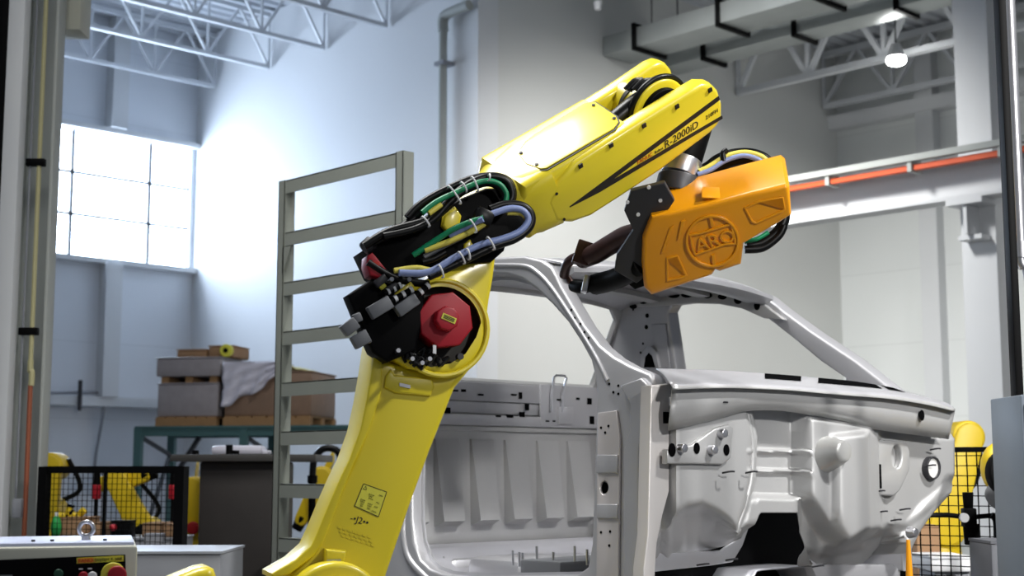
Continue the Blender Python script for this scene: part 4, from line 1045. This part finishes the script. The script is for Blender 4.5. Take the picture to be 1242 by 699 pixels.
# film draped over: rippled sheet
rowsf = []
for i in range(25):
    u = -1.02 + 1.30 * i / 24; row = []
    for k in range(13):
        v = k / 12
        hem = .62 - (.10 + .42 * (1 - i / 24) ** .6 + .025 * math.sin(i * .55)) * v
        p = c_ + h_ * u + Z * (hem + .01) + SV * (-.03 - .03 * math.sin(i * .9 + k * .7) * v - .015 * math.sin(k * 1.7 + i * .3))
        row.append(p)
    row.append(row[0].copy()); row = [row[0] + SV * .5] + row[:-1]
    rowsf.append(row)
o = obj('white_film', G().grid(rowsf), FILMM, angle=70); tag(o, 'crumpled white plastic film hanging over the brown load', 'plastic film')
o.modifiers.new('thickness', 'SOLIDIFY').thickness = .01
rowsf = []
for i in range(15):
    row = []
    for k in range(9):
        row.append(c_ + h_ * (-.45 + 1.3 * i / 14) + SV * (.12 + .55 * k / 8) + Z * (.53 + .07 * abs(math.sin(i * 1.1 + k)) * math.sin(math.pi * i / 14)))
    rowsf.append(row)
o = obj('yellow_paper', G().grid(rowsf), mat('pale_yellow', rgb(214, 210, 150), .6), angle=70); tag(o, 'pale yellow crumpled paper lying on top of the brown load', 'paper')
o.modifiers.new('thickness', 'SOLIDIFY').thickness = .015

# conduit on the left wall by the ledge
cw = [onX(x, y, WL + .09) for x, y in ((52, 477), (110, 476), (122, 478), (126, 484), (126, 496), (122, 520), (116, 555), (113, 600))]
t = thing('wall_conduit', 'thin grey conduit hanging down the left wall', 'conduit', V((cw[4].x, cw[4].y, .8)))
obj('conduit_run', G().tube(cw, .022, 8), GREYB, t)
p = onX(97, 480, WL + .2); obj('conduit_valve', G().cyl(p + Z * .22, p - Z * .22, .03, None, 10), CHAR, t)

# ================================================================== SAFETY FENCES
def fence(label, pa, pb, z1, d0, d1, cell, posts, wire, z0=0.15, rail=.045):
    a = onD(pa, 560, d0); b = onD(pb, 560, d1); a.z = b.z = 0
    d = (b - a); L = d.length; dn = d.normalized()
    t = thing('safety_fence', label, 'fence', (a + b) / 2)
    g = G(); n = int(L / cell)
    for i in range(n + 1): g.bar(a + dn * i * cell + Z * z0, a + dn * i * cell + Z * z1, wire)
    for k in range(int((z1 - z0) / cell) + 1): g.bar(a + Z * (z0 + k * cell), b + Z * (z0 + k * cell), wire)
    obj('wire_mesh', g, BLK, t)
    obj('top_rail', G().bar(a + Z * z1, b + Z * z1, .03, rail), BLK, t)
    obj('bottom_rail', G().bar(a + Z * z0, b + Z * z0, .03, .03), BLK, t)
    for f, w_ in posts:
        p = a + d * f
        obj('post', G().obox(p + Z * (z1 + .02) / 2, dn * w_ / 2, V((-dn.y, dn.x, 0)) * w_ / 2, Z * (z1 + .02) / 2), BLK, t)
    return t
fence('black wire mesh fence at left before the small yellow robots', 55, 221, 1.5, 9.3, 9.0, .036, ((0, .06), (.45, .016), (1, .065)), .0035)
fence('black wire mesh fence at right behind the silver cab', 1090, 1262, 1.6, 7.4, 7.0, .05, ((0.02, .04), (.98, .04)), .005, .12, .026)

# ================================================================== BACKGROUND ROBOTS
def cap(g, p, q, r0, r1, dep):        # rounded tapered link plate between two joints
    d = q - p; L = max(d.length, .01); u = d / L; n_ = -FW; v = n_.cross(u)
    out = [(r0 * math.cos(a), r0 * math.sin(a)) for a in [math.pi / 2 + i * math.pi / 10 for i in range(11)]]
    out += [(L + r1 * math.cos(a), r1 * math.sin(a)) for a in [-math.pi / 2 + i * math.pi / 10 for i in range(11)]]
    return g.plate((p, u, v, n_), out, -dep / 2, dep / 2, dep * .12)
def small_robot(label, d, basepx, j, rad, housing=True, motors=True, grp=None):
    """j = pixel joints: shoulder, elbow, wrist"""
    P_ = [onD(x, y, d) for x, y in j]; b = onD(*basepx, d); ft = V((b.x, b.y, 0))
    t = thing('yellow_robot', label, 'robot arm', ft, grp)
    s, e, w_ = P_; r = rad
    ped = max(0.05, s.z - r * 3.2)
    obj('pedestal', G().cyl(ft, ft + Z * ped, r * 1.5, r * 1.3, 20, .01), CHAR, t)
    obj('base', G().cyl(V((ft.x, ft.y, ped)), V((ft.x, ft.y, s.z - r * .6)), r * 1.35, r * 1.1, 24, .02), YELB, t)
    obj('shoulder', G().cyl(s - FW * r * 1.2, s + FW * r * 1.2, r * 1.1, None, 28, r * .15), YELB, t)
    obj('lower_arm', cap(G(), s - FW * r * .9, e - FW * r * .9, r * .95, r * .75, r * .8), YELB, t)
    obj('elbow', G().cyl(e - FW * r * 1.1, e + FW * r * 1.0, r * .9, None, 28, r * .15), YELB, t)
    bk_ = (e - w_).normalized()
    if housing: obj('motor_housing', G().obox(e + bk_ * r * .9 + Z * r * .1, bk_ * r * .9, FW * r * .6, Z * r * .55, r * .12), YELB, t)
    obj('forearm', cap(G(), e + FW * r * .1, w_ + FW * r * .1, r * .8, r * .5, r * 1.1), YELB, t)
    dd_ = (w_ - e).normalized()
    obj('wrist', G().cyl(w_ - dd_ * r * .2, w_ + dd_ * r * .9, r * .5, r * .4, 20, r * .06), BLK, t)
    if motors: obj('joint_motor', G().cyl(s - FW * r * 1.2, s - FW * r * 1.7, r * .6, r * .55, 20, r * .08), RED if motors == 'red' else BLK, t)
    obj('cable', G().tube([s + FW * r * 1.1 + Z * r * .6, (s + e) / 2 + RT * r * 1.6 + FW * r, e + RT * r * .9 + Z * r * .5], r * .16, 8), RUB, t)
    return t
g1 = 'small yellow robots behind the left fence'
small_robot('small yellow robot bent over behind the left wire fence', 10.6, (172, 660), ((178, 645), (146, 584), (176, 577)), .10)
small_robot('yellow robot peeking above the left end of the wire fence', 10.4, (58, 660), ((58, 622), (66, 566), (56, 592)), .11, housing=False)
small_robot('yellow robot between the wire fence and the dark stand', 11.2, (238, 660), ((238, 640), (237, 590), (232, 630)), .085, motors='red')
small_robot('yellow robot with folded arm seen through the rack rungs', 12.0, (398, 690), ((398, 640), (392, 580), (366, 630)), .11)
t = thing('black_hose', 'thick black hose arching above the robot seen through the rack', 'hose', onD(400, 560, 11.35))
hp_ = [onD(x, y, 11.35) for x, y in ((379, 580), (381, 558), (390, 546), (402, 544), (412, 552), (415, 580))]
obj('hose_run', G().tube(hp_, .028), RUB, t); obj('hose_collar', G().cyl(hp_[0] - Z * .04, hp_[0] + Z * .02, .04, None, 16), BLK, t)
p = onD(415, 580, 11.35); obj('hose_stand', G().cyl(V((p.x, p.y, 0)), p, .03, .03, 12), BLK, t)
p = onD(379, 580, 11.35); obj('hose_stand', G().cyl(V((p.x, p.y, 0)), p, .03, .03, 12), BLK, t)
# bench with boxes, gripper heads and red lamps behind left fence
def simple(name, label, cat, d, x0, x1, y0, y1, th, m, part='body', lidm=None, grp=None, z0=None):
    a = onD(x0, y1, d); b = onD(x1, y0, d); zz = a.z if z0 is None else z0
    c = (a + b) / 2 + FW * th / 2
    t = thing(name, label, cat, V((c.x, c.y, zz)), grp)
    w_ = (b - a).dot(RT) / 2
    obj(part, G().obox(V((c.x, c.y, (zz + b.z) / 2)), RT * w_, FW * th / 2, Z * (b.z - zz) / 2, min(.01, w_ * .1)), m, t)
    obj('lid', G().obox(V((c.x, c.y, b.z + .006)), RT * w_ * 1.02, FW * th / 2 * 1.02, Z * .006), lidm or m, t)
    return t
BZ = onD(140, 655, 9.6).z + .0125
bt = simple('work_bench', 'low grey work bench behind the left wire fence', 'bench', 9.6, 72, 214, 655, 720, .5, GREYB, z0=0)
simple('cardboard_box', 'brown cardboard box of yellow parts behind the left fence', 'box', 9.7, 72, 106, 630, 654, .3, CARD, z0=BZ)
simple('cardboard_box', 'low brown cardboard box mid-bench behind the left fence', 'box', 9.75, 112, 128, 636, 654, .25, CARD, z0=BZ)
simple('cardboard_box', 'wide brown cardboard box right of the bent yellow robot', 'box', 9.7, 172, 196, 637, 654, .3, CARD, z0=BZ)
simple('cardboard_box', 'brown cardboard box beside the right post of the left fence', 'box', 9.7, 198, 214, 638, 654, .3, CARD, z0=BZ)
simple('control_unit', 'small black control unit with red button behind the left fence', 'control unit', 9.65, 134, 158, 634, 654, .15, BLK, z0=BZ)
p = onD(137, 640, 9.6); o = thing('red_button', 'red mushroom button left of the black control unit behind the fence', 'button', p); obj('button_head', G().sph(p, .025), RED, o); obj('button_stem', G().cyl(p, p + FW * .06, .012, None, 10), BLK, o)
random.seed(11)
gh_ = [(76, 622, 'leftmost'), (84, 616, 'second'), (92, 622, 'third'), (99, 618, 'fourth'), (88, 626, 'front')]
for k, (x, y, wd) in enumerate(gh_):
    p = onD(x, y + 4, 9.85); o = thing('yellow_part', {'leftmost': 'leftmost yellow machine part heaped in the brown box', 'second': 'highest yellow machine part near the left in the brown box', 'third': 'yellow machine part at the middle of the brown box', 'fourth': 'rightmost yellow machine part heaped in the brown box', 'front': 'frontmost low yellow machine part in the brown box'}[wd], 'machine part', p, 'yellow parts heaped in the brown box')
    d_ = (RT * math.cos(k * 1.3) + Z * math.sin(k * 1.3)); obj('casting', G().cyl(p - d_ * .03, p + d_ * .03, .028, .022, 14, .006), YELB, o); obj('flange', G().cyl(p + d_ * .028, p + d_ * .045, .026, None, 14), BLK, o)
for x, y, lb_ in ((117, 597, 'red lamp on a black holder left of the bent yellow robot'), (210, 597, 'red lamp on a black holder by the right post of the left fence')):
    p = onD(x, y, 10.02); o = thing('signal_lamp', lb_, 'lamp', V((p.x, p.y, BZ)))
    obj('lamp_pole', G().cyl(V((p.x, p.y, BZ)), p, .014, None, 10), BLK, o); obj('lamp_head', G().cyl(p - Z * .05, p + Z * .05, .032, None, 18, .006), RED, o); obj('lamp_cap', G().cyl(p + Z * .05, p + Z * .16, .026, .02, 16), BLK, o)
p = onD(68, 640, 9.6); o = thing('green_bag', 'small green bag beside the left fence post', 'bag', p - Z * .1)
obj('bag_body', G().sph(p, .05, (.7, .7, 1.6)), mat('bag_green', rgb(30, 150, 70), .5), o); obj('bag_tie', G().cyl(p + Z * .07, p + Z * .1, .012, None, 10), WHT, o)
simple('outlet_box', 'grey twin outlet box under the fence bench', 'outlet', 9.45, 174, 196, 650, 668, .1, GREYB)
simple('red_tool_case', 'dark red tool case low behind the rack rungs', 'tool case', 9.72, 338, 378, 664, 684, .3, RED, z0=onD(350, 685, 9.65).z + .0125)
o = simple('supply_cart', 'low dark supply cart under the red tool case', 'cart', 9.65, 334, 384, 685, 760, .45, CHAR, z0=0)

# grey bench in the foreground left
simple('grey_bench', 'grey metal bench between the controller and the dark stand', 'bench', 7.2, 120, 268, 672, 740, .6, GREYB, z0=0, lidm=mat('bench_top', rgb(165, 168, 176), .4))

# ================================================================== CONTROLLER lower left
cd = 4.4
a = onD(-60, 668, cd); b = onD(163, 662, cd)
ctl = thing('robot_controller', 'beige controller cabinet with black panel and emergency stop, lower left corner', 'controller', V(((a.x + b.x) / 2, (a.y + b.y) / 2, 0)))
zc = b.z; CDv = (RT * .962 + FW * .272).normalized(); CNn = V((CDv.y, -CDv.x, 0)); CNn = -CNn if CNn.dot(FW) > 0 else CNn
def ctp(px, py, off=0): return onP(px, py, V((b.x, b.y, 0)) + CNn * off, CNn)
cw_ = (ctp(166, 690) - ctp(-70, 690)).dot(CDv)
cent = ctp(166, 690) - CDv * cw_ / 2; 
obj('cabinet', G().obox(V((cent.x, cent.y, zc / 2)) - CNn * .25, CDv * cw_ / 2, CNn * .25, Z * zc / 2, .012), BEIGE, ctl)
obj('cabinet_top', G().obox(V((cent.x, cent.y, zc + .004)) - CNn * .26, CDv * (cw_ / 2 - .01), CNn * .235, Z * .006, .003), BLUEW, ctl)
CFm = (V((cent.x, cent.y, 0)), CDv, Z, CNn)
pn = px_outline(CFm, [(-60, 682), (152, 673), (156, 800), (-60, 800)], .003)
obj('control_panel', G().plate(CFm, pn, 0, .004), BLK, ctl)
sg = px_outline(CFm, [(93, 677), (150, 674), (150, 681), (93, 684)], .006)
plq = obj('maker_plate', G().plate(CFm, sg, .003, .006), LABEL, ctl, 'yellow maker plate')
obj('plate_red', G().plate(CFm, px_outline(CFm, [(94, 677.6), (113, 676.6), (113, 682.6), (94, 683.6)], .007), .0058, .0066), mat('plate_orange', rgb(226, 150, 40), .5), plq)
pa = ctp(95, 683, .007); pb = ctp(112, 682, .007); u = (pb - pa).normalized()
obj('plate_lettering', G().text('FANUC', pa, u, CNn.cross(u), .0155, .0004), INKR, plq)
pa = ctp(115, 681.8, .007); obj('plate_lettering', G().text('SYSTEM R-30iB', pa, u, CNn.cross(u), .0125, .0004), INK, plq)
p = ctp(137, 697, .004)
es = obj('stop_collar', G().cyl(p, p + CNn * .02, .036, None, 32, .003), LABEL, ctl)
obj('stop_button', G().cyl(p + CNn * .02 + CDv * .012, p + CNn * .05 + CDv * .012, .026, .029, 28, .006), RED, es, 'red mushroom stop button')
for x, y, m_ in ((71, 696, mat('dark_green', rgb(20, 70, 50), .4)), (101, 699, RED), (112, 699, WHT)):
    p = ctp(x, y, .004); obj('push_button', G().cyl(p, p + CNn * .02, .014, None, 20, .003), m_, ctl)
g = G()
for x, y in ((71, 693.5), (98, 690.5), (109, 690)): 
    p = ctp(x, y, .005); g.obox(p, CDv * .006, Z * .002, CNn * .0006)
obj('panel_print', g, WHT, ctl)
pa = ctp(2, 699, .005); obj('panel_print', G().obox(pa, CDv * .03, Z * .003, CNn * .0006), GREYP, ctl)
p = onP(104, 664, V((cent.x, cent.y, 0)) - CNn * .2, CNn); p.z = zc + .01
rc = p + Z * .034
obj('lifting_eye', G().tube([rc + (CDv * math.cos(k * math.pi / 12) + Z * math.sin(k * math.pi / 12)) * .022 for k in range(24)], .0065, 10, False, True).cyl(p, p + Z * .012, .014, None, 18), ALU, ctl)
for x in (40, 63, 127):
    p2 = onP(x, 664, V((cent.x, cent.y, 0)) - CNn * .12, CNn); p2.z = zc + .01; obj('top_screw', G().cyl(p2, p2 + Z * .006, .006, None, 10), INK, ctl)

# ================================================================== RIGHT BACKGROUND
rd = 9.0
t = small_robot('tall yellow robot arm behind the right fence', rd, (1140, 690), ((1140, 640), (1168, 531), (1156, 540)), .115, housing=False, motors=False)
simple('cardboard_box', 'brown cardboard box behind the right fence below the yellow robot', 'box', 8.5, 1113, 1140, 640, 690, .3, CARD, z0=0)
t = thing('yellow_robot', 'yellow robot wrist with grey cover beside the right-edge post', 'robot arm', V((onD(1222, 600, 6.6).x, onD(1222, 600, 6.6).y, 0)))
obj('wrist_dome', G().sph(onD(1212, 568, 6.6), .095, (.9, .9, 1.25)), YELB, t)
obj('wrist_ring', G().cyl(onD(1218, 574, 6.55), onD(1226, 574, 6.5), .105, None, 28, .01), BLK, t)
obj('wrist_boss', G().cyl(onD(1222, 569, 6.45), onD(1232, 569, 6.45), .045, None, 20, .006), YELB, t)
obj('grey_cover', G().cyl(onD(1206, 608, 6.55), onD(1228, 588, 6.6), .06, .09, 24, .02), GREYP, t)
obj('black_flange', G().cyl(onD(1220, 606, 6.6), onD(1232, 612, 6.6), .06, .06, 20, .01), BLK, t)
obj('antenna', G().cyl(onD(1222, 516, 6.6), onD(1223, 548, 6.6), .006, None, 8), CHAR, t)
pp_ = onD(1238, 620, 6.7); obj('pedestal', G().cyl(V((pp_.x, pp_.y, 0)), V((pp_.x, pp_.y, 1.5)), .09, .08, 24, .01), CHAR, t)
t = thing('air_regulator', 'black air regulator with white gauge on the right fence pipe', 'regulator', onD(1175, 660, 6.9))
q = onD(1175, 628, 6.9)
obj('regulator_body', G().obox(q, RT * .03, FW * .035, Z * .045, .008), BLK, t)
obj('regulator_knob', G().cyl(q + Z * .04, q + Z * .12, .022, .026, 18, .004), BLK, t)
obj('filter_bowl', G().cyl(q - Z * .13, q - Z * .03, .024, .03, 18, .006).cyl(q - Z * .13 + RT * .03, q - Z * .03 + RT * .03, .016, .02, 14), BLK, t)
obj('gauge', G().cyl(q - RT * .035 - FW * .03, q - RT * .035 - FW * .05, .022, None, 20), WHT, t)
obj('air_pipe', G().tube([onD(1120, 625, 6.9), onD(1150, 625, 6.9), q], .012, 8, False).tube([q, onD(1210, 625, 6.9), onD(1240, 626, 6.9)], .012, 8, False), BLK, t)
obj('air_hose', G().tube([onD(1202, 625, 6.88), onD(1208, 632, 6.88), onD(1209, 660, 6.88), onD(1209, 720, 6.88)], .016, 8), BLK, t)
p = onD(1209, 720, 6.88); obj('hose_drop', G().cyl(V((p.x, p.y, 0)), p, .016, None, 8), BLK, t)
simple('grey_machine', 'dark grey machine housing low at the right edge', 'machine', 6.3, 1206, 1245, 660, 760, .3, mat('machine_grey', rgb(84, 86, 92), .5), z0=0)
simple('pale_table', 'pale table top behind the right fence', 'table', 7.8, 1130, 1180, 678, 694, .4, WHT, z0=None)
o = simple('table_frame', 'grey frame under the pale table behind the right fence', 'frame', 7.85, 1136, 1176, 695, 760, .3, GREYB, z0=0)
p = onD(1103, 699, 6.0)
t = thing('orange_cone', 'narrow orange cone at the foot of the silver cab front', 'cone', V((p.x, p.y, 0)))
zc_ = onD(1103, 655, 6.0).z
obj('cone_body', G().cyl(V((p.x, p.y, .04)), V((p.x, p.y, zc_)), .06, .008, 24), ORG, t); obj('cone_base', G().obox(V((p.x, p.y, .02)), RT * .15, FW * .15, Z * .02, .01), ORG, t)

# ================================================================== LIGHT
def area(name, loc, target, size, power, col=(1, 1, 1), size_y=None):
    l = bpy.data.lights.new(name, 'AREA'); l.energy = power; l.color = col; l.size = size
    if size_y: l.shape = 'RECTANGLE'; l.size_y = size_y
    o = bpy.data.objects.new(name, l); COL.objects.link(o); o.location = loc
    o.rotation_euler = (V(target) - V(loc)).to_track_quat('-Z', 'Y').to_euler(); return o
def hall(loc, target, size, power, col, spread=180):
    o = area('hall_lamp', loc, target, size, power, col); o.data.spread = R(spread)
hall((4.2, 2.2, 4.8), (-4.0, 7.4, 1.7), .45, 72, (1, .985, .96), 52)
hall((0.8, 6.0, 6.8), (-4.0, 5.5, 1.5), .45, 78, (1, .99, .97), 60)
hall((-5.6, 2.9, 7.9), (-4.5, 4, 1.5), 2.6, 250, (1, .995, .97), 120)
hall((-9.6, 9.2, 8.0), (-11.2, 17.5, 1.0), 1.0, 225, (1, .99, .96), 75)
hall((-4.0, 16.0, 8.1), (-6.5, 20, 0), 1.2, 150, (1, .99, .96), 110)
hall((-9.5, 8.0, 8.1), (-10.5, 12, 0), 1.2, 95, (.97, .98, 1), 110)
wld = bpy.data.worlds.new('hall_ambient'); SC.world = wld; wld.use_nodes = True
bg = wld.node_tree.nodes['Background']; bg.inputs[0].default_value = (.78, .86, 1.0, 1); bg.inputs[1].default_value = 0.21

# ================================================================== CAMERA
cam = bpy.data.cameras.new('camera'); co = bpy.data.objects.new('camera', cam); COL.objects.link(co)
cam.lens = 50; cam.sensor_width = 36; cam.sensor_fit = 'HORIZONTAL'
co.location = CAM; co.rotation_euler = (math.pi / 2 + PITCH, 0, YAW)
cam.clip_start = .05; cam.clip_end = 100
cam.dof.use_dof = True; cam.dof.focus_distance = 5.6; cam.dof.aperture_fstop = 3.2
SC.camera = co
vs = SC.view_settings; vs.view_transform = 'Standard'; vs.look = 'None'; vs.gamma = 1; vs.use_curve_mapping = False; vs.exposure = 0.0
